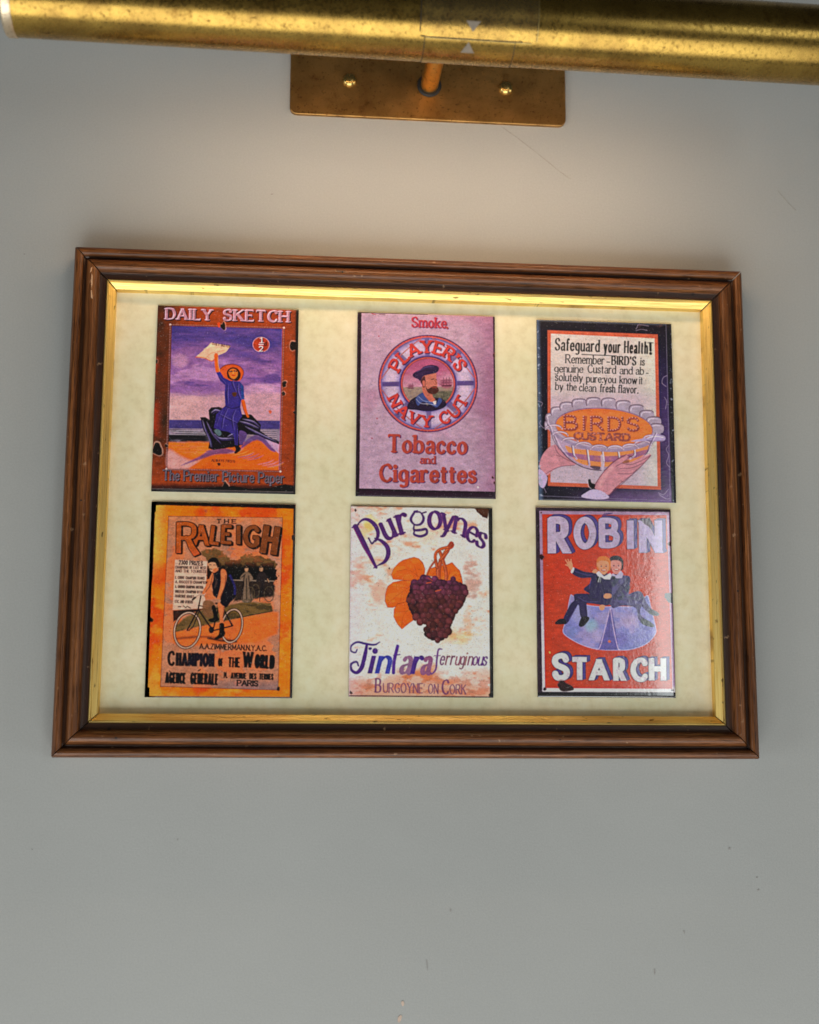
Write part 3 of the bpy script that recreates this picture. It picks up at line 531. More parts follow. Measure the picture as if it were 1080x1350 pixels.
    A.poly([(800, 880), (850, 858), (915, 868), (926, 890), (905, 906), (840, 904), (700, 905), (720, 895)], (176, 156, 200), sm=True); A.line([(806, 884), (856, 872), (910, 880)], 6, (226, 216, 240), .8, sm=True); A.line([(800, 900), (860, 904), (910, 902)], 4, (100, 70, 130), .8, sm=True)
    for x0, y0, x1, y1 in ((150, 800, 210, 950), (175, 860, 260, 1000), (860, 850, 800, 980), (130, 740, 150, 800)): A.line([(x0, y0), ((x0 + x1) / 2 - 8, (y0 + y1) / 2 + 10), (x1, y1)], 5, (110, 76, 116), .8, sm=True); A.line([(x0 + 10, y0), ((x0 + x1) / 2 + 4, (y0 + y1) / 2 + 6), (x1 + 8, y1)], 5, (226, 210, 230), .6, sm=True)
    # right hand
    A.poly([(440, 1205), (470, 1150), (520, 1090), (580, 1035), (640, 1000), (672, 995), (668, 1015), (630, 1050), (700, 1040), (760, 1010), (812, 990), (824, 1002), (790, 1040), (740, 1085), (690, 1130), (640, 1170), (580, 1215), (540, 1260), (480, 1240)], SK, sm=True)
    for q in [[(632, 1050), (690, 1060), (770, 1030), (820, 1002)], [(620, 1085), (700, 1080), (780, 1048)], [(600, 1120), (690, 1120), (730, 1092)], [(520, 1092), (580, 1038), (650, 1000)], [(545, 1255), (600, 1200), (690, 1130)], [(590, 1070), (632, 1048)]]: A.line(q, 4, SD, .7, sm=True)
    A.line([(560, 1080), (500, 1150), (480, 1200)], 22, (224, 166, 170), .5, sm=True, soft=8); A.line([(786, 1002), (812, 994)], 7, (226, 180, 190), .8)
    for q in [[(668, 998), (690, 1004), (700, 1014)], [(440, 1205), (480, 1140), (540, 1070), (600, 1022), (660, 992)], [(540, 1262), (600, 1212), (690, 1134), (760, 1070), (826, 1000)]]: A.line(q, 5, (120, 56, 90), .8, sm=True)
    A.poly([(355, 1272), (390, 1240), (440, 1222), (500, 1240), (540, 1280), (460, 1290)], (196, 176, 214), sm=True, rough=.8)
    A.poly([(400, 1160), (416, 1155), (424, 1180), (448, 1190), (440, 1216), (414, 1214), (404, 1190)], (24, 18, 34), sm=True); A.line([(398, 1165), (402, 1200), (420, 1218)], 3, (226, 210, 220), .8, sm=True)
    for q in [[(90, 760), (84, 780), (110, 808), (130, 800)], [(75, 625), (104, 640), (96, 660)], [(76, 1190), (100, 1206), (118, 1240)], [(945, 465), (920, 480), (912, 515), (940, 540)], [(925, 610), (940, 640), (930, 690)], [(945, 935), (930, 960), (945, 1000), (930, 1050), (950, 1080)], [(870, 1250), (905, 1262), (940, 1225)], [(875, 1262), (920, 1290), (945, 1290)], [(745, 160), (780, 152), (820, 160)], [(755, 125), (770, 120), (830, 130)], [(760, 122), (745, 150)]]: A.line(q, 3.2, (176, 158, 190), .75, sm=True)
    A.put(sstep(noise2(A.h, A.w, 9, 46, 3), .68, .76) * sstep(np.minimum.reduce([X - 78, Y - 80, 984 - X]), 26, 4) * .8, (160, 170, 196))
    A.put(sstep(noise2(A.h, A.w, 9, 47, 3), .62, .72) * sstep(Y, 160, 120) * sstep(X, 720, 780) * .55, (120, 86, 90)); A.grain(.09, 48); return A
ARTS['birds'] = art_birds

def art_raleigh():
    A = Art([(66, 37), (1020, 42), (1006, 1322), (36, 1326)], 62.0, 83.4); X, Y = A.X, A.Y
    n1 = noise2(A.h, A.w, 80, 51, 5); n2 = noise2(A.h, A.w, 24, 52, 4, 1.4, .8); n3 = noise2(A.h, A.w, 50, 53, 4)
    A.put(np.ones((A.h, A.w)), A.mix((252, 116, 10), (236, 76, 12), sstep(n1, .42, .62))); A.put(sstep(n2 * .5 + n3 * .5, .54, .68) * .45, (252, 150, 40)); A.put(sstep(X, 190, 90) * sstep(Y, 620, 300) * .6, (248, 190, 80))
    A.put(sstep(n3, .58, .7) * sstep(Y, 700, 1300) * .25, (250, 170, 70))
    pq = [(180, 133), (934, 132), (914, 1270), (140, 1255)]; M = A.full(A.poly(pq))
    A.put(M, A.mix((214, 128, 84), (166, 122, 104), n3), .92); A.put(M * sstep(n1 + (n2 - .5) * .4, .46, .58), A.mix((240, 104, 40), (232, 124, 76), n2), .9)
    A.put(M * sstep(Y, 200, 130) * .5, (226, 130, 80)); A.put(M * sstep(Y, 1180, 1250) * sstep(X, 300, 700) * .8, (156, 118, 116)); A.put(M * sstep(X, 840, 930) * sstep(Y, 250, 400) * sstep(Y, 900, 700) * .5, (214, 150, 120))
    for i in range(4): A.line([pq[i], pq[(i + 1) % 4]], 3.5, (110, 44, 24), .75)
    K = (28, 18, 20)
    # road and field
    A.poly([(215, 900), (400, 852), (640, 800), (870, 752), (912, 760), (905, 900), (760, 960), (300, 990), (220, 970)], (242, 104, 30), .9, soft=8)
    A.poly([(226, 860), (300, 800), (420, 740), (560, 720), (700, 690), (860, 700), (874, 752), (640, 800), (420, 850), (240, 895)], (134, 98, 50), 1, soft=5, rough=2)
    A.put(A.full(A.poly([(226, 860), (300, 800), (560, 720), (860, 700), (874, 752), (640, 800), (240, 895)], soft=4)) * sstep(n2, .48, .58), (92, 70, 36), .8); A.line([(640, 800), (740, 778), (868, 752)], 5, (70, 50, 30), .9)
    # trees
    tn = noise2(A.h, A.w, 12, 55, 3)
    T1 = A.full(A.poly([(400, 370), (450, 345), (520, 350), (570, 400), (640, 420), (690, 380), (800, 395), (890, 430), (895, 470), (880, 560), (600, 560), (520, 480), (440, 420)], sm=True, soft=3, rough=7, seed=9))
    A.put(T1, A.mix((134, 92, 50), (30, 24, 22), sstep(Y + (tn - .5) * 170, 400, 470))); A.put(T1 * sstep(tn, .52, .62) * sstep(Y, 480, 400), (176, 96, 50), .7); A.put(T1 * sstep(tn, .5, .4) * sstep(Y, 440, 500), (26, 22, 26), .8)
    A.poly([(610, 555), (880, 555), (890, 610), (875, 655), (620, 690)], (70, 50, 42), 1, soft=6, rough=3); A.line([(600, 550), (880, 553)], 8, (158, 130, 110), .9); A.line([(605, 558), (880, 562)], 3, (60, 44, 40), .9)
    A.poly([(438, 460), (466, 450), (470, 545), (436, 548)], (36, 26, 24), .95, soft=3, rough=2)
    # two small figures with bicycles
    for x, y in ((698, 470), (795, 466)):
        A.poly([(x - 12, y + 2), (x, y - 12), (x + 12, y + 2), (x + 8, y + 22), (x - 8, y + 22)], (190, 136, 100), sm=True); A.line([(x - 18, y - 2), (x + 16, y - 6)], 8, (60, 44, 40))
    A.poly([(684, 498), (715, 498), (742, 536), (722, 560), (716, 585), (740, 680), (668, 690), (684, 585), (680, 560), (655, 536)], (138, 108, 86), sm=True); A.poly([(780, 500), (812, 494), (846, 540), (838, 556), (822, 540), (818, 590), (806, 640), (786, 640), (790, 590), (786, 556), (768, 560), (764, 548)], (60, 46, 46), sm=True); A.line([(838, 540), (846, 560)], 6, (190, 136, 100))
    for q in [[(684, 520), (676, 600), (672, 680)], [(712, 520), (720, 600), (732, 676)], [(698, 540), (700, 680)], [(668, 530), (690, 512)], [(790, 640), (786, 688)], [(806, 560), (790, 650)]]: A.line(q, 6, (44, 32, 36), .8)
    for x, y, rx, ry in ((726, 640, 26, 46), (760, 620, 24, 44), (848, 640, 32, 50), (708, 686, 26, 10)):
        P = [(x + rx * math.cos(t), y + ry * math.sin(t)) for t in np.linspace(0, 6.28, 20, endpoint=False)]; A.line(P, 5, (36, 26, 28), .9, closed=True); A.line(P, 2, (160, 130, 90), .8, closed=True)
    A.line([(760, 620), (800, 600), (848, 640)], 4, K); A.line([(800, 600), (790, 650), (848, 640)], 4, K); A.line([(740, 590), (760, 600)], 4, K)
    # prize list
    A.poly([(226, 420), (438, 428), (425, 738), (215, 752)], (222, 178, 156), .85, soft=3)
    A.put(A.text('2300 PRIZES', (250, 450), (410, 456), 26, 2.2, 1.2, .3, gap=1.4), K, .95)
    rg = np.random.RandomState(4)
    for y, w_, t in ((478, 204, 'CHAMPIONS OF EAST WEST'), (502, 204, 'AND THE TOURISTS'), (546, 196, 'L. CORRE CHAMPION FRANCE'), (574, 216, 'A. RISCOTTI CHAMPION'), (606, 186, 'A. GORDON CHAMPION AUSTRIA'), (638, 182, 'WHEELER CHAMPION OTTO'), (668, 126, 'FRANCHISE HOUSES'), (704, 118, 'ETC. AND OTHERS')):
        A.put(A.text(t, (228, y), (228 + w_, y + 3), 17, 2.4, 1.3, .2, gap=1.2), K, .85)
    A.line([(250, 730), (268, 730)], 5, K); A.line([(284, 724), (300, 736), (310, 726), (330, 738)], 5, K, .9)
    A.poly([(216, 756), (420, 740), (380, 760), (300, 775), (220, 830)], (40, 28, 26), .9, soft=3)
    # bicycle
    A.line([(240, 940), (400, 925), (560, 940), (620, 950)], 14, (86, 30, 26), .6, sm=True, soft=6); A.line([(450, 935), (540, 950), (635, 955)], 12, (50, 20, 20), .8, soft=4, sm=True)
    def wheel(x, y, rx, ry, rot):
        c, s_ = math.cos(rot), math.sin(rot); P = [(x + rx * math.cos(t) * c - ry * math.sin(t) * s_, y + rx * math.cos(t) * s_ + ry * math.sin(t) * c) for t in np.linspace(0, 6.283, 30, endpoint=False)]
        for i in range(0, 30, 2): A.line([(x, y), P[i]], 1.8, (150, 100, 80), .5)
        A.line(P, 17, (60, 34, 40), .9, closed=True); A.line(P, 8, (206, 160, 136), 1, closed=True); A.line([((p[0] - x) * .93 + x, (p[1] - y) * .93 + y) for p in P], 3, (70, 36, 36), .8, closed=True)
    wheel(312, 884, 84, 118, .18); wheel(606, 852, 66, 110, .18)
    F = (40, 28, 34)
    for q, w_ in (([(382, 745), (312, 884)], 9), ([(400, 650), (382, 745), (480, 885)], 9), ([(388, 760), (350, 860), (322, 886)], 6), ([(382, 720), (500, 740), (560, 730)], 6), ([(480, 885), (520, 720)], 9), ([(480, 885), (606, 852)], 8), ([(545, 730), (606, 852)], 7), ([(556, 760), (612, 850)], 6), ([(500, 705), (540, 700)], 12)): A.line(q, w_, F)
    A.line([(350, 680), (370, 660), (400, 650), (440, 664)], 9, (190, 150, 130), sm=True); A.line([(345, 682), (362, 668)], 12, K)
    A.poly([(470 + 18 * math.cos(t), 880 + 22 * math.sin(t)) for t in np.linspace(0, 6.28, 12, endpoint=False)], F); A.line([(480, 885), (462, 850)], 7, F)
    # rider
    S = (224, 116, 66); SD = (120, 56, 40)
    A.poly([(512, 700), (552, 690), (556, 730), (548, 790), (552, 850), (528, 852), (524, 790), (514, 740)], S, sm=True); A.line([(552, 730), (546, 800)], 8, SD, .6, soft=3)
    A.poly([(524, 840), (552, 838), (556, 880), (562, 905), (540, 930), (500, 944), (494, 932), (520, 905)], K, sm=True)
    A.poly([(410, 740), (420, 690), (470, 690), (492, 720), (500, 760), (470, 790), (450, 800), (420, 780)], (150, 96, 60), .9, sm=True)
    A.poly([(470, 730), (492, 720), (512, 790), (520, 815), (480, 830), (450, 820), (455, 808), (484, 795)], K, sm=True)
    A.poly([(425, 650), (460, 628), (495, 640), (500, 665), (470, 680), (430, 672)], S, sm=True)
    A.poly([(480, 620), (520, 640), (580, 650), (628, 640), (620, 670), (590, 700), (570, 728), (540, 716), (520, 690), (500, 668), (480, 650)], (32, 22, 40), sm=True)
    A.poly([(470, 500), (500, 478), (540, 474), (575, 500), (610, 560), (630, 620), (600, 668), (540, 660), (500, 650), (478, 620), (468, 560)], (36, 26, 42), sm=True); A.line([(590, 520), (620, 590), (622, 640)], 14, (52, 44, 130), .9, sm=True, soft=4)
    A.line([(480, 520), (500, 560), (490, 600)], 12, (110, 76, 64), .6, sm=True, soft=5)
    A.poly([(528, 488), (548, 478), (566, 500), (566, 550), (552, 600), (535, 650), (520, 690), (500, 694), (505, 670), (520, 620), (530, 560)], S, sm=True); A.line([(562, 520), (556, 590), (530, 660)], 6, SD, .7, sm=True)
    A.poly([(452, 545), (474, 500), (480, 550), (462, 590), (440, 620), (420, 646), (408, 636), (430, 590)], S, sm=True); A.line([(474, 520), (462, 580), (430, 630)], 5, SD, .7, sm=True)
    A.poly([(446, 440), (462, 425), (494, 430), (504, 462), (498, 492), (470, 496), (452, 478)], (222, 150, 110), sm=True); A.poly([(444, 425), (466, 404), (500, 406), (516, 432), (510, 468), (500, 452), (490, 436), (462, 434), (446, 442)], (34, 22, 22), sm=True)
    A.line([(452, 452), (464, 450)], 4, K); A.line([(450, 462), (446, 470)], 3, SD); A.line([(454, 478), (470, 480)], 5, (70, 30, 30)); A.line([(480, 452), (488, 450)], 4, K, .8); A.poly([(478, 480), (502, 470), (512, 486), (480, 505)], S, sm=True)
    A.poly([(500, 680), (526, 678), (528, 696), (504, 700)], (196, 130, 100), sm=True)
    # lettering
    [A.put(A.text(q, (x, 174), (x + 26, 174), 25, 2.6, 1.6, .5), K) for q, x in (('T', 500), ('H', 550), ('E', 600))]
    def ral(ch, x0, y0, x1, y1, h):
        F = A.text(ch, (x0, y0), (x1, y1), h, 2.3, 1.8, 0, pen=.2); A.put(A.extrude(A.grow(F, 4), 11, 6), (26, 12, 12)); A.put(F, A.mix((196, 84, 24), (150, 74, 32), sstep(X, 300, 700))); A.put(np.clip(F - A.shift(F, 2, 2), 0, 1), (206, 110, 60), .5)
    ral('A', 352, 316, 436, 318, 122); ral('L', 462, 306, 512, 312, 110); ral('E', 538, 302, 596, 304, 108); ral('I', 640, 306, 646, 306, 112); ral('G', 686, 320, 770, 324, 124); ral('H', 806, 360, 878, 370, 168)
    F = A.text('R', (248, 366), (362, 366), 184, 1.7, 1.2, 0, pen=.2); Fl = A.full(A.poly([(290, 278), (322, 268), (348, 320), (390, 378), (350, 396), (318, 350)])); F = np.maximum(F * (1 - sstep(Y, 290, 300) * sstep(X, 282, 286)), Fl)
    A.put(A.extrude(A.grow(F, 4), 9, 5), (26, 12, 12)); A.put(F, (200, 88, 26)); A.put(F * sstep(Y, 330, 380) * .6, (230, 90, 50))
    A.put(A.text('A.A.ZIMMERMAN.N.Y.A.C.', (392, 1004), (836, 1014), 34, 1.8, 1.2, 0, gap=1.5), K)
    def blk(t, x0, y0, x1, y1, h, th=2.6, **k): F = A.text(t, (x0, y0), (x1, y1), h, th * .76, 1.2, .3, gap=.9, **k); A.put(A.extrude(F, 3, 3), (28, 16, 22)); return F
    F = blk('C', 190, 1112, 224, 1112, 86, 2.4); A.put(F, (40, 20, 24)); F = blk('HAMPION', 238, 1112, 490, 1116, 76, 3.0); A.put(F, (30, 18, 34)); A.put(A.shift(F, -1, -1) * (1 - A.shift(F, 3, 0)), (150, 90, 60), .6); A.put(F * sstep(X, 250, 340), (36, 20, 56), .5)
    blk('OF', 516, 1114, 548, 1114, 46, 2.6); blk('THE', 580, 1118, 660, 1120, 58, 2.4); F = blk('W', 684, 1116, 738, 1118, 92, 2.4); A.put(F, (24, 16, 26)); F = blk('ORLD', 756, 1120, 886, 1126, 78, 3.0); A.put(F, (24, 16, 26))
    F = blk('AGENCE', 170, 1226, 304, 1230, 62, 2.6); A.put(F, (26, 16, 20)); F = blk('GENERALE', 334, 1230, 516, 1236, 64, 2.6); A.put(F, (26, 16, 20)); A.line([(386, 1150), (400, 1142)], 6, K); A.line([(196, 1152), (204, 1158)], 4, K)
    for t, a, b, c, d, h in (('74.', 552, 1192, 578, 1192, 34), ('AVENUE', 600, 1194, 702, 1196, 34), ('DES', 722, 1197, 768, 1198, 34), ('TERNES', 786, 1198, 880, 1200, 34), ('PARIS', 640, 1242, 780, 1244, 34)): blk(t, a, b, c, d, h, 2.8)
    # black edges, blister of light-coloured wear
    A.poly([(66, 37), (1020, 42), (1018, 72), (600, 66), (90, 60), (80, 500), (62, 760), (46, 1100), (48, 1326), (36, 1326)], (20, 12, 14), rough=1); A.poly([(1006, 60), (1020, 60), (1006, 1322), (990, 1322)], (24, 14, 14)); A.poly([(36, 1318), (1006, 1314), (1006, 1322), (36, 1326)], (24, 14, 14))
    rust(A, [(1006, 265, 22), (64, 815, 22), (915, 1260, 15)], .8, (40, 18, 14), (190, 110, 50)); A.poly([(415, 85), (435, 88), (430, 108), (420, 104)], (196, 90, 60), .6, sm=True, soft=3); A.line([(535, 860), (528, 1120)], 2, (90, 50, 40), .5)
    A.grain(.13, 58, 1.38, .6); return A
ARTS['raleigh'] = art_raleigh

def art_burg():
    A = Art([(57, 63), (1000, 66), (1000, 1320), (57, 1322)], 62.2, 83.0); X, Y = A.X, A.Y
    n1 = noise2(A.h, A.w, 70, 61, 5, 1.6, .8); n2 = noise2(A.h, A.w, 18, 62, 4, 1.6, .8); n3 = noise2(A.h, A.w, 110, 63, 4)
    A.put(np.ones((A.h, A.w)), A.mix((226, 212, 206), (206, 208, 200), n3)); A.put(sstep(n1 * .6 + n2 * .4, .52, .68) * .6, (232, 164, 120)); A.put(sstep(n1 * .5 + n2 * .5, .6, .72) * .5, (214, 112, 62))
    A.put(sstep(n3, .55, .75) * sstep(Y, 400, 150) * .35, (226, 180, 190)); A.put(sstep(Y + (n1 - .5) * 260, 1110, 1260) * .7, (224, 132, 80)); A.put(sstep(n2, .5, .6) * sstep(Y, 1120, 1200) * .5, (206, 96, 50)); A.put(sstep(X, 200, 60) * .3, (226, 196, 214))
    def gl(x, y, rx, ry, c, a): A.put(sstep((X - x) ** 2 / rx ** 2 + (Y - y) ** 2 / ry ** 2 + (n2 - .5) * 3, 1.2, 0) * a, c)
    gl(180, 180, 70, 50, (244, 190, 90), .7); gl(150, 230, 50, 60, (244, 180, 80), .6); gl(860, 540, 60, 150, (196, 110, 80), .6); gl(740, 920, 150, 60, (244, 180, 90), .6); gl(830, 820, 40, 110, (236, 150, 80), .6); gl(250, 660, 80, 90, (228, 130, 80), .55); gl(600, 230, 120, 80, (236, 190, 150), .5)
    PU = (92, 46, 120)
    def big(ch, o, ux, uy, th=1.9, tn=.7, ser=.7, col=PU, sh=True):
        F = np.zeros((A.h, A.w)); A.char(F, ch, np.array(o, float), np.array(ux, float), np.array(uy, float), (th, tn, ser, .3, 1.0))
        if sh: A.put(np.clip(A.shift(F, 3, 3) + A.shift(F, -3, -1), 0, 1), (196, 60, 130), .45)
        A.put(F, col)
    # B with long swash stem
    A.line([(88, 206), (150, 330), (228, 476)], 36, PU, soft=1, taper=[1, 1, .5]); A.line([(66, 212), (108, 192)], 10, PU); A.line([(212, 480), (246, 458)], 8, PU)
    A.line([(98, 196), (135, 160), (175, 160), (218, 195), (238, 245), (228, 290), (200, 314)], 26, PU, sm=True, taper=[.3, .6, .9, 1.1, 1, .7, .3]); A.line([(176, 282), (198, 318), (216, 296)], 11, PU, sm=True)
    A.line([(216, 282), (262, 300), (300, 340), (306, 390), (284, 436), (240, 462)], 28, PU, sm=True, taper=[.3, .8, 1.1, 1.1, .8, .3])
    A.line([(75, 214), (215, 474)], 4, (190, 60, 130), .6)
    big('u', (300, 290), (11.5, -5.2), (-7.4, -16.6), 1.65); big('r', (396, 250), (15, -3.6), (-5, -18.4), 1.65)
    A.line([(482, 98), (455, 150), (480, 186), (520, 182), (540, 145), (520, 105), (490, 100)], 17, PU, sm=True, taper=[.9, 1.1, .7, 1, 1.1, .6, .9]); A.line([(476, 192), (478, 222), (520, 222), (556, 216), (560, 246), (520, 264), (478, 252), (480, 226)], 17, PU, sm=True, taper=[.6, .9, 1.1, 1, 1, 1.1, .9, .6]); A.line([(532, 108), (556, 100)], 11, PU); A.line([(474, 96), (500, 90)], 6, PU)
    big('o', (576, 212), (14, .5), (.3, -17.6), 1.65); big('y', (655, 214), (13, 3.6), (2.4, -16.2), 1.5, ser=.6); big('n', (740, 236), (13, 5.2), (3.0, -16.4), 1.5); big('e', (818, 276), (11, 6), (5.4, -14.2), 1.5, ser=0); big('s', (886, 312), (11, 7.2), (5, -13.4), 1.7, ser=0)
    # leaves
    OR = (238, 98, 22); OD = (160, 56, 18)
    def leaf(P, veins):
        A.poly(P, OR, 1, sm=False, rough=1.2); A.put(A.full(A.poly(P, rough=1.2)) * sstep(n2, .5, .65) * .5, (250, 130, 40)); A.line(P, 3.5, OD, .8, closed=True)
        for v in veins: A.line(v, 3, OD, .6, sm=True)
    leaf([(545, 530), (550, 480), (535, 440), (510, 415), (478, 404), (440, 415), (405, 425), (375, 445), (345, 480), (328, 522), (340, 553), (390, 556), (440, 562), (500, 560)], [[(520, 540), (440, 490), (360, 500)], [(500, 530), (480, 460)]])
    leaf([(480, 562), (400, 560), (340, 572), (305, 600), (290, 650), (288, 700), (305, 738), (340, 740), (370, 725), (430, 700), (460, 650)], [[(450, 600), (380, 650), (310, 710)], [(430, 610), (330, 600)], [(400, 640), (390, 700)]])
    leaf([(500, 700), (430, 700), (370, 715), (348, 750), (345, 800), (372, 850), (400, 880), (440, 845), (475, 820), (520, 790)], [[(470, 730), (410, 790), (398, 870)], [(440, 760), (370, 770)]])
    leaf([(560, 520), (580, 480), (640, 460), (700, 450), (730, 436), (750, 460), (780, 490), (792, 530), (800, 580), (700, 560)], [[(700, 550), (720, 480)], [(720, 540), (770, 500)], [(590, 530), (640, 480)]])
    # stem
    for q, w_ in (([(725, 310), (700, 350), (660, 420), (640, 480), (640, 560)], 26), ([(720, 330), (650, 350), (618, 390), (630, 470)], 16), ([(650, 370), (668, 420), (690, 500), (690, 560)], 18), ([(620, 420), (580, 480), (560, 535)], 8), ([(700, 365), (650, 420)], 14)):
        A.line(q, w_ + 5, (130, 48, 30), .9, sm=True); A.line(q, w_, (196, 80, 44), 1, sm=True); A.line([(x - w_ * .2, y) for x, y in q], w_ * .3, (226, 120, 70), .7, sm=True)
    A.poly([(712, 305), (738, 308), (744, 322), (728, 345), (704, 338)], (176, 70, 44), sm=True)
    # grapes
    rg = np.random.RandomState(6); out = [(425, 690), (440, 640), (470, 575), (520, 545), (600, 540), (700, 560), (735, 540), (800, 590), (838, 620), (815, 690), (780, 740), (745, 800), (725, 850), (705, 925), (660, 955), (590, 950), (545, 920), (560, 850), (490, 820), (450, 760)]
    o = np.array(out, float)
    def inside(x, y):
        r = False; j = len(o) - 1
        for i in range(len(o)):
            if (o[i, 1] > y) != (o[j, 1] > y) and x < (o[j, 0] - o[i, 0]) * (y - o[i, 1]) / (o[j, 1] - o[i, 1]) + o[i, 0]: r = not r
            j = i
        return r
    A.poly(out, (64, 26, 40), 1, sm=False, rough=3)
    pts = [(x + (r_ % 2) * 20 + rg.uniform(-7, 7), y + rg.uniform(-6, 6)) for r_, y in enumerate(range(545, 965, 31)) for x in range(425, 850, 38)]
    for x, y in pts:
        if not inside(x, y): continue
        x += rg.uniform(-5, 5); y += rg.uniform(-5, 5); r = rg.uniform(17, 26); t = sstep(y, 540, 720) * (.6 + .4 * rg.rand())
        c = np.array((124, 52, 92)) * (1 - t) + np.array((122, 54, 48)) * t; c = c * rg.uniform(.72, 1.08)
        circ = lambda k, dx=0, dy=0: [(x + dx + r * k * math.cos(a), y + dy + r * k * 1.05 * math.sin(a)) for a in np.linspace(0, 6.28, 14, endpoint=False)]
        A.poly(circ(1.08), (60, 22, 38), .6, soft=2); A.poly(circ(1), c * .8); A.poly(circ(.74, -3, -4), c, .9, soft=5); A.poly(circ(.3, -7, -8), np.clip(c * 1.2 + 8, 0, 255), .4, soft=5)
    A.line([(560, 575), (590, 570)], 6, (220, 90, 40), .9); A.line([(620, 628), (655, 618)], 6, (226, 96, 40), .9); A.line([(570, 540), (600, 560)], 5, (200, 80, 40), .8)
    # Tintara ferruginous
    VI = (86, 50, 134)
    A.line([(255, 966), (220, 984), (160, 978), (110, 968), (72, 990), (68, 1024), (96, 1036), (108, 1016)], 15, VI, sm=True, taper=[.4, .9, 1, .9, .8, .7, .7, .6])
    A.line([(170, 990), (160, 1050), (140, 1130), (108, 1166), (74, 1150), (70, 1112), (104, 1096), (118, 1122)], 22, VI, sm=True, taper=[.8, 1.2, 1.3, 1, .8, .7, .6, .5])
    def scr(t, xs, y0, sz, sl, cols, th=2.0, tn=.6):
        for ch, x, wx, c in zip(t, xs, cols[0], cols[1]): big(ch, (x, y0 + (x - 100) * .005), (wx, .2), (sl, -sz), th, tn, 0, c, False)
    scr('inara', (190, 240, 392, 470, 530), 1164, 15.6, 3.6, ((10, 13, 10.5, 12, 8.5), (VI, (66, 70, 170), (150, 104, 140), (84, 48, 140), (150, 90, 130))), 2.0, .75)
    A.put(sstep((X - 225) ** 2 / 26 ** 2 + (Y - 1110) ** 2 / 40 ** 2, 1.3, 0) * 0, VI); A.line([(372, 992), (350, 1090), (346, 1164)], 22, (92, 54, 150), sm=True); A.line([(346, 1052), (388, 1046)], 7, (92, 54, 150)); A.line([(190, 1010), (196, 1010)], 18, VI)
    A.line([(664, 1008), (640, 1012), (630, 1070), (622, 1140), (596, 1170), (590, 1160)], 12, (120, 70, 140), sm=True, taper=[.5, 1, 1, 1, .8, .5]); A.line([(612, 1052), (652, 1050)], 6, (130, 80, 140))
    scr('erruginous', (648, 686, 718, 750, 780, 812, 832, 862, 898, 930), 1106, 8.4, 1.8, ((4.6, 5, 5, 4.6, 4.4, 5, 5, 5, 5, 5), ((126, 70, 120), (146, 90, 110), (130, 80, 110), (150, 90, 110), (140, 90, 110), (160, 110, 110), (140, 90, 110), (120, 70, 130), (110, 64, 136), (110, 64, 136))), 1.2, .7)
    P2 = (120, 60, 110)
    for t, x0, x1, y, h in (('B', 230, 262, 1290, 86), ('URGOYNE', 278, 540, 1292, 60), ('ON', 572, 640, 1296, 60), ('C', 664, 704, 1298, 90), ('ORK', 712, 822, 1298, 60)): A.put(A.text(t, (x0, y), (x1, y + 1), h, 1.5 if h > 70 else 1.2, .7, .3, gap=2), P2, .9)
    A.put(A.text("'", (545, 1296), (548, 1296), 60, 1, 1, 0), P2, .6)
    A.poly([(878, 66), (975, 66), (968, 142), (940, 130), (915, 110), (895, 92)], (92, 50, 30), rough=2); rust(A, [(86, 96, 10), (70, 1296, 11), (314, 480, 7)], .9, (84, 44, 40), (214, 190, 190))
    A.poly([(974, 66), (1000, 66), (1000, 1320), (976, 1320), (968, 1300), (978, 1290)], (22, 14, 16)); A.line([(57, 66), (1000, 68)], 6, (30, 20, 24)); A.line([(57, 1316), (1000, 1316)], 8, (40, 26, 30)); A.line([(62, 66), (62, 1318)], 3, (190, 170, 190), .8)
    for i in range(26): x, y = rg.uniform(80, 960), rg.uniform(90, 1290); A.line([(x, y), (x + 1, y)], 4, (120, 70, 60), .7)
    A.grain(.08, 68); return A
ARTS['burg'] = art_burg

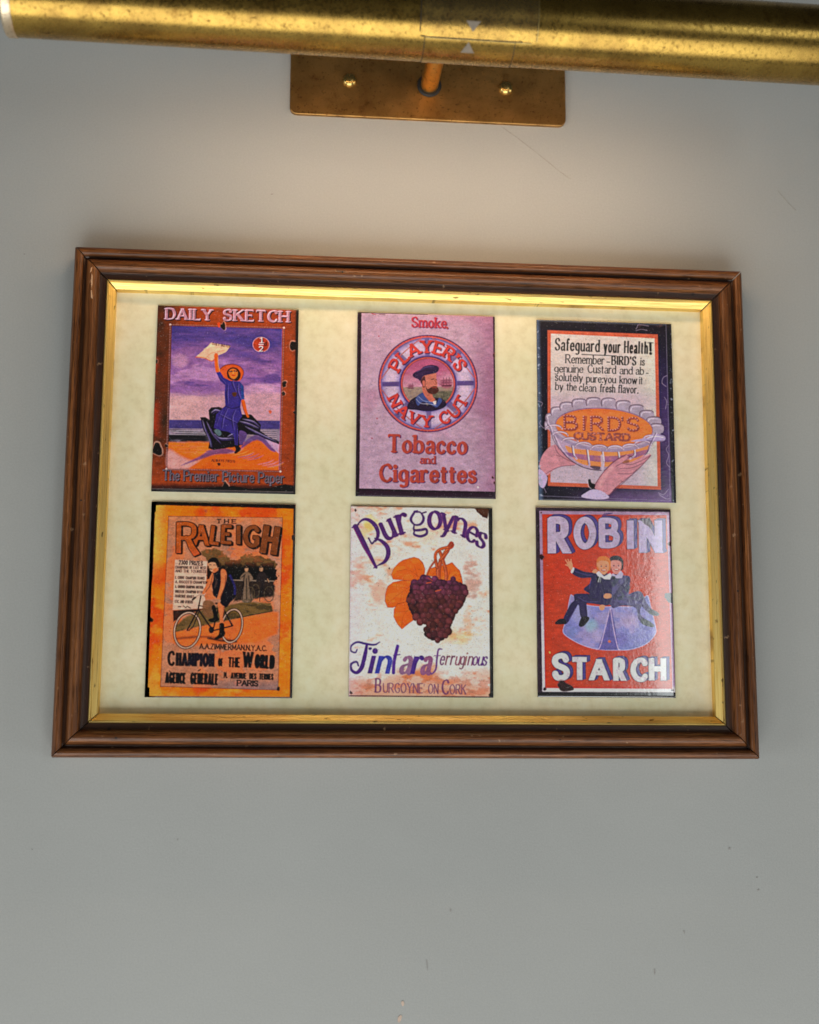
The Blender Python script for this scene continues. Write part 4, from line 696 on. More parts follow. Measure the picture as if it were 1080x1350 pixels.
def art_robin():
    A = Art([(66, 43), (972, 58), (994, 1322), (68, 1322)], 61.6, 83.4); X, Y = A.X, A.Y
    n1 = noise2(A.h, A.w, 80, 71, 4); n2 = noise2(A.h, A.w, 16, 72, 3)
    A.put(np.ones((A.h, A.w)), A.mix((58, 34, 50), (84, 66, 84), n2)); A.put(sstep(Y, 1285, 1295), (46, 40, 46))
    A.poly([(88, 70), (962, 76), (990, 1284), (98, 1286)], (176, 140, 176), rough=.5); A.put(A.full(A.poly([(88, 70), (962, 76), (990, 1284), (98, 1286)])) * sstep(Y, 1230, 1270), (226, 216, 218))
    A.put(A.full(A.poly([(88, 70), (112, 70), (116, 1286), (98, 1286)])) * sstep(Y, 500, 1000), (214, 200, 214))
    red = A.full(A.poly([(106, 92), (945, 96), (972, 1262), (116, 1262)])); A.put(red, A.mix((220, 54, 22), (208, 68, 32), n1)); A.line([(106, 92), (116, 1262)], 3, (150, 110, 130), .7)
    A.put(red * sstep(X, 550, 940) * .35, (190, 86, 60))  # right half shifted to tan: reflected glare painted into the red
    def blk(t, xs, hs, ys, face, dx, dy, th=2.5, tn=2.1):
        for ch, (x0, x1), h, y in zip(t, xs, hs, ys):
            F = A.text(ch, (x0, y), (x1, y), h, th, tn, .25 if ch in 'S' else 0, pen=.2); Sx = A.grow(A.extrude(F, dx, dy), 3.0); A.put(Sx, (62, 44, 92)); A.put(A.extrude(F, dx * .9, dy * .9), (88, 68, 150)); A.put(A.grow(F, 2), (34, 24, 40))
            A.put(F, face); A.put(F * sstep(n2, .5, .66) * .35, (176, 140, 176))
    lil = A.mix((196, 176, 204), (176, 156, 200), sstep(X, 300, 900))
    blk('ROBIN', ((170, 268), (340, 446), (508, 606), (696, 702), (782, 888)), (212, 178, 166, 172, 196), (344, 308, 300, 314, 338), lil, 24, -12, 2.7, 2.3)
    blk('STARCH', ((180, 264), (300, 398), (430, 530), (592, 642), (706, 790), (832, 912)), (150, 130, 128, 130, 130, 134), (1194, 1198, 1200, 1202, 1200, 1198), (222, 216, 214), 22, -10, 2.9, 2.5)
    # collar
    BL = (116, 110, 186); col = [(290, 648), (305, 640), (320, 650), (380, 696), (480, 712), (640, 712), (740, 706), (790, 650), (806, 638), (818, 650), (832, 720), (862, 850), (856, 900), (800, 960), (700, 998), (612, 1004), (480, 1000), (380, 975), (290, 930), (240, 882), (262, 800)]
    CM = A.full(A.poly(col, sm=True)); A.put(CM, A.mix((112, 118, 196), (158, 148, 210), n1)); A.put(CM * sstep(n1 * .6 + n2 * .4, .5, .62) * .7, (170, 150, 200))
    for x, y, r_, c in ((430, 840, 60, (140, 190, 200)), (360, 760, 90, (176, 170, 214)), (690, 800, 70, (190, 160, 200)), (470, 900, 60, (180, 160, 200)), (300, 880, 50, (130, 140, 200)), (630, 930, 60, (120, 100, 190))): A.put(CM * sstep((X - x) ** 2 + (Y - y) ** 2, r_ * r_, 0) * .6, c)
    A.line(col, 5, (190, 186, 226), .8, closed=True, sm=True); A.poly([(552, 730), (570, 730), (592, 860), (612, 1002), (470, 1002), (520, 860)], (100, 84, 170), .9)
    for q in [[(556, 726), (520, 870), (486, 985), (462, 1000)], [(560, 726), (580, 860), (606, 985), (622, 1004)]]: A.line(q, 6, (206, 176, 214), .9, sm=True)
    A.line([(550, 946), (552, 946)], 18, (224, 100, 70)); A.line([(556, 730), (548, 940)], 3, (70, 56, 130), .6)
    # children on the collar
    NV = (52, 36, 96); N2 = (84, 70, 126); SK = (238, 150, 110)
    A.poly([(570, 720), (560, 640), (640, 650), (720, 612), (770, 614), (800, 680), (840, 730), (886, 756), (870, 772), (810, 750), (770, 710), (760, 760), (800, 800), (850, 836), (840, 850), (780, 828), (745, 790), (730, 720), (640, 706)], N2, sm=True); A.poly([(830, 726), (886, 756), (870, 774), (816, 756)], (80, 84, 96), sm=True); A.poly([(770, 790), (820, 808), (852, 836), (836, 850), (770, 826)], (80, 86, 96), sm=True)
    A.poly([(568, 500), (630, 500), (690, 510), (692, 560), (676, 640), (620, 660), (580, 700), (545, 690), (548, 600)], N2, sm=True)
    for i in range(46): A.line([(565 + (i * 37) % 118, 515 + (i * 53) % 150), (578 + (i * 37) % 118, 528 + (i * 53) % 150)], 11, [(60, 56, 96), (112, 104, 160), (72, 84, 100)][i % 3], .7, soft=3)
    for i in range(24): A.line([(610 + (i * 41) % 180, 640 + (i * 29) % 60), (630 + (i * 41) % 180, 634 + (i * 29) % 60)], 9, [(110, 100, 165), (76, 80, 104)][i % 2], .5, soft=3)
    A.poly([(316, 632), (360, 626), (430, 628), (520, 640), (548, 690), (530, 705), (420, 690), (400, 700), (404, 780), (360, 782), (346, 700), (320, 740), (266, 828), (236, 812), (290, 700), (318, 670)], NV, sm=True)
    A.poly([(186, 830), (210, 800), (250, 795), (262, 822), (240, 832)], (38, 18, 40), sm=True); A.poly([(346, 840), (366, 785), (408, 780), (416, 800), (376, 846)], (38, 18, 40), sm=True)
    A.line([(345, 650), (400, 680), (480, 680)], 5, (100, 84, 160), .6, sm=True); A.line([(330, 720), (280, 800)], 5, (100, 84, 160), .6); A.line([(400, 620), (440, 660), (520, 650)], 5, (34, 20, 66), .7, sm=True)
    A.poly([(300, 486), (318, 452), (380, 476), (440, 484), (470, 480), (560, 500), (570, 600), (558, 690), (500, 690), (430, 632), (382, 596), (420, 560), (430, 520), (360, 520)], NV, sm=True); A.line([(320, 474), (400, 500), (440, 500)], 5, (100, 84, 160), .6, sm=True); A.line([(430, 530), (420, 590)], 5, (100, 84, 160), .6); A.line([(500, 540), (520, 620), (510, 680)], 5, (34, 20, 66), .7, sm=True)
    A.poly([(440, 482), (455, 462), (476, 468), (470, 488)], SK, sm=True); A.poly([(296, 482), (306, 452), (320, 456), (308, 488)], (226, 210, 226), sm=True)
    A.poly([(270, 420), (288, 408), (304, 415), (310, 452), (296, 468), (280, 446)], SK, sm=True)
    for a, b in (((282, 430), (262, 400)), ((288, 420), (278, 396)), ((298, 420), (298, 398)), ((280, 440), (262, 432))): A.line([a, b], 8, SK)
    A.poly([(466, 490), (484, 472), (520, 510), (560, 486), (572, 500), (560, 530), (520, 528), (510, 520), (480, 510)], (222, 206, 226)); A.poly([(566, 500), (580, 488), (600, 504), (632, 470), (648, 490), (640, 520), (606, 522), (580, 512)], (190, 176, 206))
    A.poly([(478, 508), (505, 516), (495, 550), (468, 542)], (30, 26, 40)); A.line([(490, 512), (480, 546)], 5, (210, 210, 214), .9); A.line([(498, 516), (492, 548)], 3, (210, 210, 214), .8); A.poly([(574, 506), (596, 510), (590, 535), (574, 528)], (40, 36, 60))
    def face(x, y, sk, hair, hl):
        A.poly([(x - 46, y - 30), (x - 30, y - 62), (x + 14, y - 68), (x + 46, y - 44), (x + 50, y - 4), (x + 38, y + 30), (x - 36, y + 26)], hair, sm=True)
        A.poly([(x - 36, y - 14), (x - 24, y - 36), (x + 20, y - 36), (x + 38, y - 14), (x + 32, y + 26), (x + 6, y + 56), (x - 24, y + 36)], sk, sm=True)
        A.line([(x - 15, y - 1), (x - 13, y - 1)], 8, (70, 40, 70)); A.line([(x + 17, y - 1), (x + 19, y - 1)], 8, (70, 40, 70)); A.line([(x - 22, y - 12), (x - 8, y - 14)], 3, (150, 80, 60), .7); A.line([(x + 10, y - 14), (x + 24, y - 12)], 3, (150, 80, 60), .7); A.line([(x + 2, y), (x + 4, y + 14)], 4, (206, 100, 80), .7); A.line([(x - 14, y + 24), (x + 2, y + 31), (x + 20, y + 24)], 6, (190, 40, 50), 1, sm=True); A.line([(x - 8, y + 25), (x + 14, y + 25)], 3, (250, 230, 220)); A.line([(x - 26, y + 14), (x - 24, y + 14)], 14, (240, 110, 90), .5, soft=4)
        for i in range(5): A.line([(x - 34 + i * 16, y - 34), (x - 24 + i * 16, y - 60)], 5, hl, .7, taper=True)
    face(600, 438, (224, 140, 130), (56, 46, 60), (130, 120, 140)); face(516, 442, (246, 150, 110), (226, 120, 50), (250, 176, 90)); A.line([(474, 420), (478, 440)], 9, (246, 150, 110))
    A.poly([(515, 640), (530, 624), (564, 628), (566, 650), (540, 658), (520, 654)], SK, sm=True); A.poly([(484, 715), (500, 700), (522, 706), (518, 730), (496, 738)], SK, sm=True)
    rust(A, [(98, 380, 18), (240, 1250, 34), (100, 82, 6), (112, 1270, 10), (962, 290, 14), (970, 1272, 8)], 1.1, (70, 20, 34), (150, 70, 80)); A.poly([(210, 1245), (240, 1225), (300, 1250), (302, 1276), (225, 1282)], (66, 22, 26), sm=True)
    A.poly([(925, 620), (985, 616), (985, 692), (950, 680), (925, 650)], (100, 104, 108), 1, rough=1.5); A.poly([(765, 128), (800, 120), (830, 116), (850, 170), (840, 190), (800, 158)], (92, 76, 88), .9, rough=2)
    for i in range(5): A.line([(510 + i * 12, 105 - i * 4), (530 + i * 12, 84)], 7, (92, 60, 130), .8)
    A.line([(148, 1020), (150, 1024)], 9, (210, 200, 100), .9); A.grain(.08, 78, 1.25, .5); return A
ARTS['robin'] = art_robin
# ---------------------------------------------------------------- helpers
def link(o, parent=None):
    scene.collection.objects.link(o)
    if parent is not None: o.parent = parent
    return o
def mesh_obj(name, verts, faces, mat, parent=None, smooth=None, uvs=None):
    me = bpy.data.meshes.new(name); me.from_pydata([tuple(v) for v in verts], [], faces); me.update()
    bm = bmesh.new(); bm.from_mesh(me); bmesh.ops.recalc_face_normals(bm, faces=bm.faces); bm.to_mesh(me); bm.free()
    if mat: me.materials.append(mat)
    if uvs is not None:
        uv = me.uv_layers.new(name='UVMap')
        for lp in me.loops: uv.data[lp.index].uv = uvs[lp.vertex_index]
    if smooth is not None:
        me.polygons.foreach_set('use_smooth', [True] * len(me.polygons)); me.set_sharp_from_angle(angle=math.radians(smooth))
    return link(bpy.data.objects.new(name, me), parent)
def bm_obj(name, bm, mat, parent=None, smooth=None):
    bmesh.ops.recalc_face_normals(bm, faces=bm.faces); me = bpy.data.meshes.new(name); bm.to_mesh(me); bm.free(); me.materials.append(mat)
    if smooth is not None:
        me.polygons.foreach_set('use_smooth', [True] * len(me.polygons)); me.set_sharp_from_angle(angle=math.radians(smooth))
    return link(bpy.data.objects.new(name, me), parent)
def thing(name, label, cat, loc, group=None):
    o = link(bpy.data.objects.new(name, None)); o.location = loc; o.empty_display_size = .02
    o['label'] = label; o['category'] = cat
    if group: o['group'] = group
    return o
def nodes(name):
    m = bpy.data.materials.new(name); m.use_nodes = True; nt = m.node_tree; b = nt.nodes['Principled BSDF']
    def N(t, **kw):
        n = nt.nodes.new(t)
        for k, v in kw.items():
            if k in n.inputs: n.inputs[k].default_value = v
            else: setattr(n, k, v)
        return n
    return m, nt, b, N, nt.links.new
def ramp(N, stops, interp='LINEAR'):
    r = N('ShaderNodeValToRGB'); e = r.color_ramp.elements; r.color_ramp.interpolation = interp
    while len(e) < len(stops): e.new(.5)
    for i, (p, c) in enumerate(stops): e[i].position = p; e[i].color = (*c, 1) if len(c) == 3 else c
    return r
def mixc(N, L, fac, a, b, mode='MIX'):
    m = N('ShaderNodeMix'); m.data_type = 'RGBA'; m.blend_type = mode
    for s, v in ((m.inputs[0], fac), (m.inputs[6], a), (m.inputs[7], b)):
        if hasattr(v, 'links') or hasattr(v, 'is_linked'): L(v, s)
        else: s.default_value = v if not isinstance(v, tuple) else (*v[:3], 1)
    return m.outputs[2]

# ---------------------------------------------------------------- materials
def mat_wall():
    m, nt, b, N, L = nodes('painted_plaster'); tc = N('ShaderNodeTexCoord')
    n1 = N('ShaderNodeTexNoise', Scale=7.0, Detail=4.0); n2 = N('ShaderNodeTexNoise', Scale=1300.0, Detail=3.0, Roughness=.6); n3 = N('ShaderNodeTexNoise', Scale=60.0, Detail=3.0)
    for n in (n1, n2, n3): L(tc.outputs['Object'], n.inputs['Vector'])
    r = ramp(N, [(.3, (.428, .430, .412)), (.7, (.462, .464, .444))]); L(n1.outputs[0], r.inputs[0])
    r2 = ramp(N, [(.3, (.90, .90, .90)), (.7, (1, 1, 1))]); L(n2.outputs[0], r2.inputs[0])
    c = mixc(N, L, 1.0, r.outputs[0], r2.outputs[0], 'MULTIPLY')
    v = N('ShaderNodeTexVoronoi', Scale=26.0); L(tc.outputs['Object'], v.inputs['Vector'])      # scattered tiny specks of dirt
    sp = ramp(N, [(.012, (1, 1, 1)), (.022, (0, 0, 0))]); L(v.outputs['Distance'], sp.inputs[0])
    sel = ramp(N, [(.88, (0, 0, 0)), (.93, (.3, .3, .3))]); L(v.outputs['Color'], sel.inputs[0])
    k = mixc(N, L, 1.0, sp.outputs[0], sel.outputs[0], 'MULTIPLY'); c = mixc(N, L, k, c, (.20, .17, .15))
    L(c, b.inputs['Base Color']); b.inputs['Roughness'].default_value = .62; b.inputs['Specular IOR Level'].default_value = .3
    bu = N('ShaderNodeBump', Strength=.16, Distance=.0004); L(n2.outputs[0], bu.inputs['Height'])
    bu2 = N('ShaderNodeBump', Strength=.13, Distance=.0012); L(n3.outputs[0], bu2.inputs['Height']); L(bu.outputs[0], bu2.inputs['Normal']); L(bu2.outputs[0], b.inputs['Normal'])
    return m
def mat_plain(name, col, rough=.5, metal=0.0, spec=.5):
    m, nt, b, N, L = nodes(name); tc = N('ShaderNodeTexCoord'); n = N('ShaderNodeTexNoise', Scale=900.0, Detail=3.0); L(tc.outputs['Object'], n.inputs['Vector'])
    r = ramp(N, [(.3, tuple(x * .85 for x in col)), (.7, tuple(min(x * 1.12, 1) for x in col))]); L(n.outputs[0], r.inputs[0]); L(r.outputs[0], b.inputs['Base Color'])
    b.inputs['Roughness'].default_value = rough; b.inputs['Metallic'].default_value = metal; b.inputs['Specular IOR Level'].default_value = spec; return m
def mat_wood():
    """varnished moulding: grain runs along U (metres), V is the distance across the profile (metres)"""
    m, nt, b, N, L = nodes('walnut_moulding'); tc = N('ShaderNodeUVMap'); oi = N('ShaderNodeObjectInfo')
    mp = N('ShaderNodeMapping'); mp.inputs['Scale'].default_value = (16, 900, 1); L(tc.outputs[0], mp.inputs[0]); off = N('ShaderNodeVectorMath', operation='ADD'); L(mp.outputs[0], off.inputs[0])
    sc = N('ShaderNodeVectorMath', operation='SCALE'); cx = N('ShaderNodeCombineXYZ'); L(oi.outputs['Random'], cx.inputs[0]); L(oi.outputs['Random'], cx.inputs[1]); L(cx.outputs[0], sc.inputs[0]); sc.inputs['Scale'].default_value = 37.0; L(sc.outputs[0], off.inputs[1])
    g = N('ShaderNodeTexNoise', Scale=1.0, Detail=5.0, Roughness=.65, Distortion=.6); L(off.outputs[0], g.inputs['Vector'])
    mp2 = N('ShaderNodeMapping'); mp2.inputs['Scale'].default_value = (120, 3600, 1); L(tc.outputs[0], mp2.inputs[0]); g2 = N('ShaderNodeTexNoise', Scale=1.0, Detail=3.0); L(mp2.outputs[0], g2.inputs['Vector'])
    big = N('ShaderNodeMapping'); big.inputs['Scale'].default_value = (30, 120, 1); L(tc.outputs[0], big.inputs[0]); g3 = N('ShaderNodeTexNoise', Scale=1.0, Detail=3.0); L(big.outputs[0], g3.inputs['Vector'])
    r = ramp(N, [(.28, (.055, .019, .007)), (.44, (.125, .046, .015)), (.58, (.205, .080, .026)), (.74, (.32, .14, .052))]); L(g.outputs[0], r.inputs[0])
    r2 = ramp(N, [(.36, (.16, .13, .11)), (.50, (1.1, 1.1, 1.1))]); L(g2.outputs[0], r2.inputs[0]); c = mixc(N, L, .75, r.outputs[0], r2.outputs[0], 'MULTIPLY')
    r3 = ramp(N, [(.3, (.72, .66, .62)), (.7, (1.2, 1.1, 1.0))]); L(g3.outputs[0], r3.inputs[0]); c = mixc(N, L, 1.0, c, r3.outputs[0], 'MULTIPLY')
    sx = N('ShaderNodeSeparateXYZ'); L(tc.outputs[0], sx.inputs[0]); mr = N('ShaderNodeMapRange'); mr.inputs[2].default_value = .026; mr.inputs[1].default_value = 0; L(sx.outputs[1], mr.inputs[0]); mr.inputs[1].default_value = 0.0
    L(sx.outputs[1], mr.inputs[0]); mr.inputs['From Min'].default_value = 0.0; mr.inputs['From Max'].default_value = 0.0152
    K = (0, 0, 0); W = (1, 1, 1); T = 15.2                              # stained bands: the groove and the flat beside the gilt slip
    st = ramp(N, [(0.0, (.45,) * 3), (.7 / T, K), (3.7 / T, K), (4.2 / T, (.80,) * 3), (5.2 / T, (.80,) * 3), (5.8 / T, K), (10.6 / T, K), (11.6 / T, (.86,) * 3)]); L(mr.outputs[0], st.inputs[0])
    c = mixc(N, L, st.outputs[0], c, (.026, .014, .011)); 
    bv = N('ShaderNodeTexNoise', Scale=300.0, Detail=2.0); tg = N('ShaderNodeTexCoord'); L(tg.outputs['Object'], bv.inputs['Vector']); w = ramp(N, [(.70, K), (.76, (.55,) * 3)]); L(bv.outputs[0], w.inputs[0]); c = mixc(N, L, w.outputs[0], c, (.42, .25, .14))
    vo = N('ShaderNodeTexVoronoi', Scale=85.0); L(tg.outputs['Object'], vo.inputs['Vector']); pit = ramp(N, [(.05, W), (.09, K)]); L(vo.outputs['Distance'], pit.inputs[0]); sel = ramp(N, [(.82, K), (.9, (.9,) * 3)]); L(vo.outputs['Color'], sel.inputs[0])
    k = mixc(N, L, 1.0, pit.outputs[0], sel.outputs[0], 'MULTIPLY'); c = mixc(N, L, k, c, (.010, .006, .005))
    L(c, b.inputs['Base Color']); rr = ramp(N, [(.3, (.40,) * 3), (.7, (.26,) * 3)]); L(g.outputs[0], rr.inputs[0]); L(rr.outputs[0], b.inputs['Roughness'])
    b.inputs['Coat Weight'].default_value = .10; b.inputs['Coat Roughness'].default_value = .25; b.inputs['Specular IOR Level'].default_value = .32
    bu = N('ShaderNodeBump', Strength=.35, Distance=.0003); L(g2.outputs[0], bu.inputs['Height']); L(bu.outputs[0], b.inputs['Normal']); return m
def mat_gilt():
    m, nt, b, N, L = nodes('gilt_foil'); tc = N('ShaderNodeUVMap'); mp = N('ShaderNodeMapping'); mp.inputs['Scale'].default_value = (45, 2400, 1); L(tc.outputs[0], mp.inputs[0])
    g = N('ShaderNodeTexNoise', Scale=1.0, Detail=4.0, Roughness=.6); L(mp.outputs[0], g.inputs['Vector'])
    mp2 = N('ShaderNodeMapping'); mp2.inputs['Scale'].default_value = (200, 700, 1); L(tc.outputs[0], mp2.inputs[0]); g2 = N('ShaderNodeTexNoise', Scale=1.0, Detail=3.0); L(mp2.outputs[0], g2.inputs['Vector'])
    r = ramp(N, [(.26, (.36, .20, .06)), (.42, (.84, .58, .17)), (.7, (.97, .75, .29))]); L(g.outputs[0], r.inputs[0])
    r2 = ramp(N, [(.27, (.12, .07, .03)), (.36, (1, 1, 1))]); L(g2.outputs[0], r2.inputs[0]); c = mixc(N, L, .8, r.outputs[0], r2.outputs[0], 'MULTIPLY'); L(c, b.inputs['Base Color'])
    b.inputs['Metallic'].default_value = .92; rr = ramp(N, [(.3, (.50,) * 3), (.7, (.34,) * 3)]); L(g.outputs[0], rr.inputs[0]); L(rr.outputs[0], b.inputs['Roughness'])
    bu = N('ShaderNodeBump', Strength=.45, Distance=.0002); L(g.outputs[0], bu.inputs['Height']); L(bu.outputs[0], b.inputs['Normal']); return m
def mat_board():
    m, nt, b, N, L = nodes('parchment_board'); tc = N('ShaderNodeTexCoord'); n1 = N('ShaderNodeTexNoise', Scale=170.0, Detail=6.0, Roughness=.65); n2 = N('ShaderNodeTexNoise', Scale=26.0, Detail=3.0); n3 = N('ShaderNodeTexNoise', Scale=700.0, Detail=2.0)
    for n in (n1, n2, n3): L(tc.outputs['Object'], n.inputs['Vector'])
    r = ramp(N, [(.34, (.84, .75, .49)), (.5, (.91, .83, .57)), (.68, (.94, .88, .64))]); L(n1.outputs[0], r.inputs[0]); r2 = ramp(N, [(.35, (.93, .95, .90)), (.65, (1.04, 1.0, 1.0))]); L(n2.outputs[0], r2.inputs[0])
    c = mixc(N, L, 1.0, r.outputs[0], r2.outputs[0], 'MULTIPLY')
    v = N('ShaderNodeTexVoronoi', Scale=60.0); L(tc.outputs['Object'], v.inputs['Vector']); sp = ramp(N, [(.015, (1, 1, 1)), (.04, (0, 0, 0))]); L(v.outputs['Distance'], sp.inputs[0]); sel = ramp(N, [(.78, (0, 0, 0)), (.86, (.6,) * 3)]); L(v.outputs['Color'], sel.inputs[0])
    k = mixc(N, L, 1.0, sp.outputs[0], sel.outputs[0], 'MULTIPLY'); c = mixc(N, L, k, c, (.24, .17, .09)); L(c, b.inputs['Base Color']); b.inputs['Roughness'].default_value = .75; b.inputs['Specular IOR Level'].default_value = .25
    bu = N('ShaderNodeBump', Strength=.2, Distance=.0002); L(n3.outputs[0], bu.inputs['Height']); L(bu.outputs[0], b.inputs['Normal']); return m
def mat_brass(name, a, d, patina, rough):
    """aged brass: a bright metal, d tarnished metal, patina 0..1"""
    m, nt, b, N, L = nodes(name); tc = N('ShaderNodeTexCoord')
    n1 = N('ShaderNodeTexNoise', Scale=55.0, Detail=6.0, Roughness=.62); n2 = N('ShaderNodeTexNoise', Scale=620.0, Detail=4.0, Roughness=.7); n3 = N('ShaderNodeTexNoise', Scale=150.0, Detail=5.0, Roughness=.7)
    for n in (n1, n2, n3): L(tc.outputs['Object'], n.inputs['Vector'])
    r = ramp(N, [(.36 - .1 * (1 - patina), d), (.62 - .1 * (1 - patina), a)]); L(n1.outputs[0], r.inputs[0])
    r2 = ramp(N, [(.28 + .05 * patina, (.16, .09, .04)), (.42, (1, 1, 1))]); L(n2.outputs[0], r2.inputs[0]); c = mixc(N, L, .85, r.outputs[0], r2.outputs[0], 'MULTIPLY')
    r3 = ramp(N, [(.28, (.42, .32, .22)), (.42, (1, 1, 1))]); L(n3.outputs[0], r3.inputs[0]); c = mixc(N, L, .8, c, r3.outputs[0], 'MULTIPLY'); L(c, b.inputs['Base Color'])
    b.inputs['Metallic'].default_value = .95; rr = ramp(N, [(.3, (rough + .16,) * 3), (.6, (rough,) * 3)]); L(n2.outputs[0], rr.inputs[0]); L(rr.outputs[0], b.inputs['Roughness'])
    bu = N('ShaderNodeBump', Strength=.05, Distance=.0002); L(n2.outputs[0], bu.inputs['Height']); L(bu.outputs[0], b.inputs['Normal']); return m
def mat_print(name, art, gain, rough, peel, coat):
    im = bpy.data.images.new(name, art.w, art.h, alpha=False, float_buffer=True)
    px = np.ones((art.h, art.w, 4), np.float32); px[..., :3] = np.clip(art.I * gain, 0, .9)[::-1]; im.pixels.foreach_set(px.ravel()); im.update(); im.pack()
    im.colorspace_settings.name = 'Linear Rec.709' if 'Linear Rec.709' in [i.name for i in bpy.types.ColorManagedInputColorspaceSettings.bl_rna.properties['name'].enum_items] else im.colorspace_settings.name
    m, nt, b, N, L = nodes(name); uv = N('ShaderNodeUVMap'); t = N('ShaderNodeTexImage'); t.image = im; t.interpolation = 'Cubic'; t.extension = 'EXTEND'; L(uv.outputs[0], t.inputs[0]); L(t.outputs[0], b.inputs['Base Color'])
    b.inputs['Roughness'].default_value = rough; b.inputs['Coat Weight'].default_value = coat; b.inputs['Coat Roughness'].default_value = .11; b.inputs['Specular IOR Level'].default_value = .35; b.inputs['Coat IOR'].default_value = 2.0 if coat > .9 else 1.5
    tc = N('ShaderNodeTexCoord'); n = N('ShaderNodeTexNoise', Scale=650.0, Detail=2.5); n2 = N('ShaderNodeTexNoise', Scale=170.0, Detail=2.0)
    for q in (n, n2): L(tc.outputs['Object'], q.inputs['Vector'])
    bu = N('ShaderNodeBump', Strength=peel, Distance=.00016); L(n.outputs[0], bu.inputs['Height']); bu2 = N('ShaderNodeBump', Strength=peel * .3, Distance=.0005); L(n2.outputs[0], bu2.inputs['Height']); L(bu.outputs[0], bu2.inputs['Normal'])
    L(bu2.outputs[0], b.inputs['Normal']); L(bu2.outputs[0], b.inputs['Coat Normal']); return m

MW = mat_wall(); WOOD = mat_wood(); GILT = mat_gilt(); BOARD = mat_board()
BRASS = mat_brass('aged_brass_tube', (.42, .262, .058), (.25, .145, .034), .62, .22)
PLATE = mat_brass('aged_brass_plate', (.48, .26, .08), (.28, .145, .042), .8, .42)
ARM = mat_brass('brass_arm', (.80, .42, .09), (.58, .29, .06), .2, .30)
RIM = mat_brass('brass_worn_rim', (.74, .60, .42), (.52, .36, .20), .3, .32)

# ---------------------------------------------------------------- wall
wall = mesh_obj('wall', [(-2.2, 0, -1.6), (2.2, 0, -1.6), (2.2, 0, 1.4), (-2.2, 0, 1.4), (-2.2, .1, -1.6), (2.2, .1, -1.6), (2.2, .1, 1.4), (-2.2, .1, 1.4)],
                [(0, 1, 2, 3), (4, 5, 6, 7), (0, 1, 5, 4), (1, 2, 6, 5), (2, 3, 7, 6), (3, 0, 4, 7)], MW)
wall['kind'] = 'structure'
CHIP = mat_plain('bare_plaster', (.66, .50, .40), .8); DIRT = mat_plain('wall_dirt', (.34, .32, .30), .8)
def flake(name, x, z, w, h, mat, seed, rot=0, t=.0002):
    rg = random.Random(seed); n = 9; P = []
    for i in range(n):
        a = i * 2 * math.pi / n; r = .65 + .5 * rg.random(); u, v = math.cos(a) * w / 2 * r, math.sin(a) * h / 2 * r
        P.append((x + u * math.cos(rot) - v * math.sin(rot), z + u * math.sin(rot) + v * math.cos(rot)))
    V = [(p[0], -t, p[1]) for p in P] + [(p[0], -.00002, p[1]) for p in P]
    return mesh_obj(name, V, [tuple(range(n))] + [(i, (i + 1) % n, n + (i + 1) % n, n + i) for i in range(n)], mat, wall)
flake('paint_chip', -0.0032, -0.211, 0.00135, 0.00243, CHIP, 0, 0.3)
flake('paint_chip', -0.0044, -0.2171, 0.00189, 0.00324, CHIP, 1, -0.2)
flake('scuff_mark', 0.1047, -0.1996, 0.00054, 0.00324, DIRT, 2, 0)
flake('scuff_mark', 0.1181, -0.1835, 0.00054, 0.00162, DIRT, 3, 0.2)
flake('scuff_mark', 0.017, -0.1735, 0.00081, 0.00135, DIRT, 4, 0)
flake('scuff_mark', 0.1394, -0.1487, 0.00081, 0.00108, DIRT, 5, 0)
flake('scuff_mark', 0.1512, -0.1609, 0.00065, 0.00065, DIRT, 6, 0)
flake('scuff_mark', 0.1517, -0.1661, 0.00108, 0.00081, DIRT, 7, 0.5)
flake('scuff_mark', 0.007, -0.1956, 0.00032, 0.00486, DIRT, 8, 0.12)
flake('scuff_mark', -0.0984, -0.144, 0.00054, 0.00068, DIRT, 9, 0)
flake('scuff_mark', -0.0649, 0.1429, 0.00135, 0.00054, DIRT, 10, 0.2)
flake('scuff_mark', -0.174, 0.11, 0.00081, 0.00054, DIRT, 11, 0)
flake('scuff_mark', -0.158, -0.1478, 0.00054, 0.00054, DIRT, 12, 0)
HAIR = mat_plain('hairline_scratch', (.36, .34, .31), .8)  # dull grey of the hairline scratches in the plaster
def hairline(P, w):
    for (x0, z0), (x1, z1) in zip(P[:-1], P[1:]):
        dx, dz = x1 - x0, z1 - z0; L_ = math.hypot(dx, dz); flake('plaster_hairline', (x0 + x1) / 2, (z0 + z1) / 2, L_ * 1.15, w, HAIR, int(x0 * 1e5) % 97, math.atan2(dz, dx), .00012)
hairline([(0.0408, 0.1813), (0.0479, 0.1763), (0.0572, 0.1692), (0.0686, 0.16), (0.0736, 0.1565)], .0004)
hairline([(0.1738, 0.1549), (0.1781, 0.1497), (0.1823, 0.1454)], .0004)

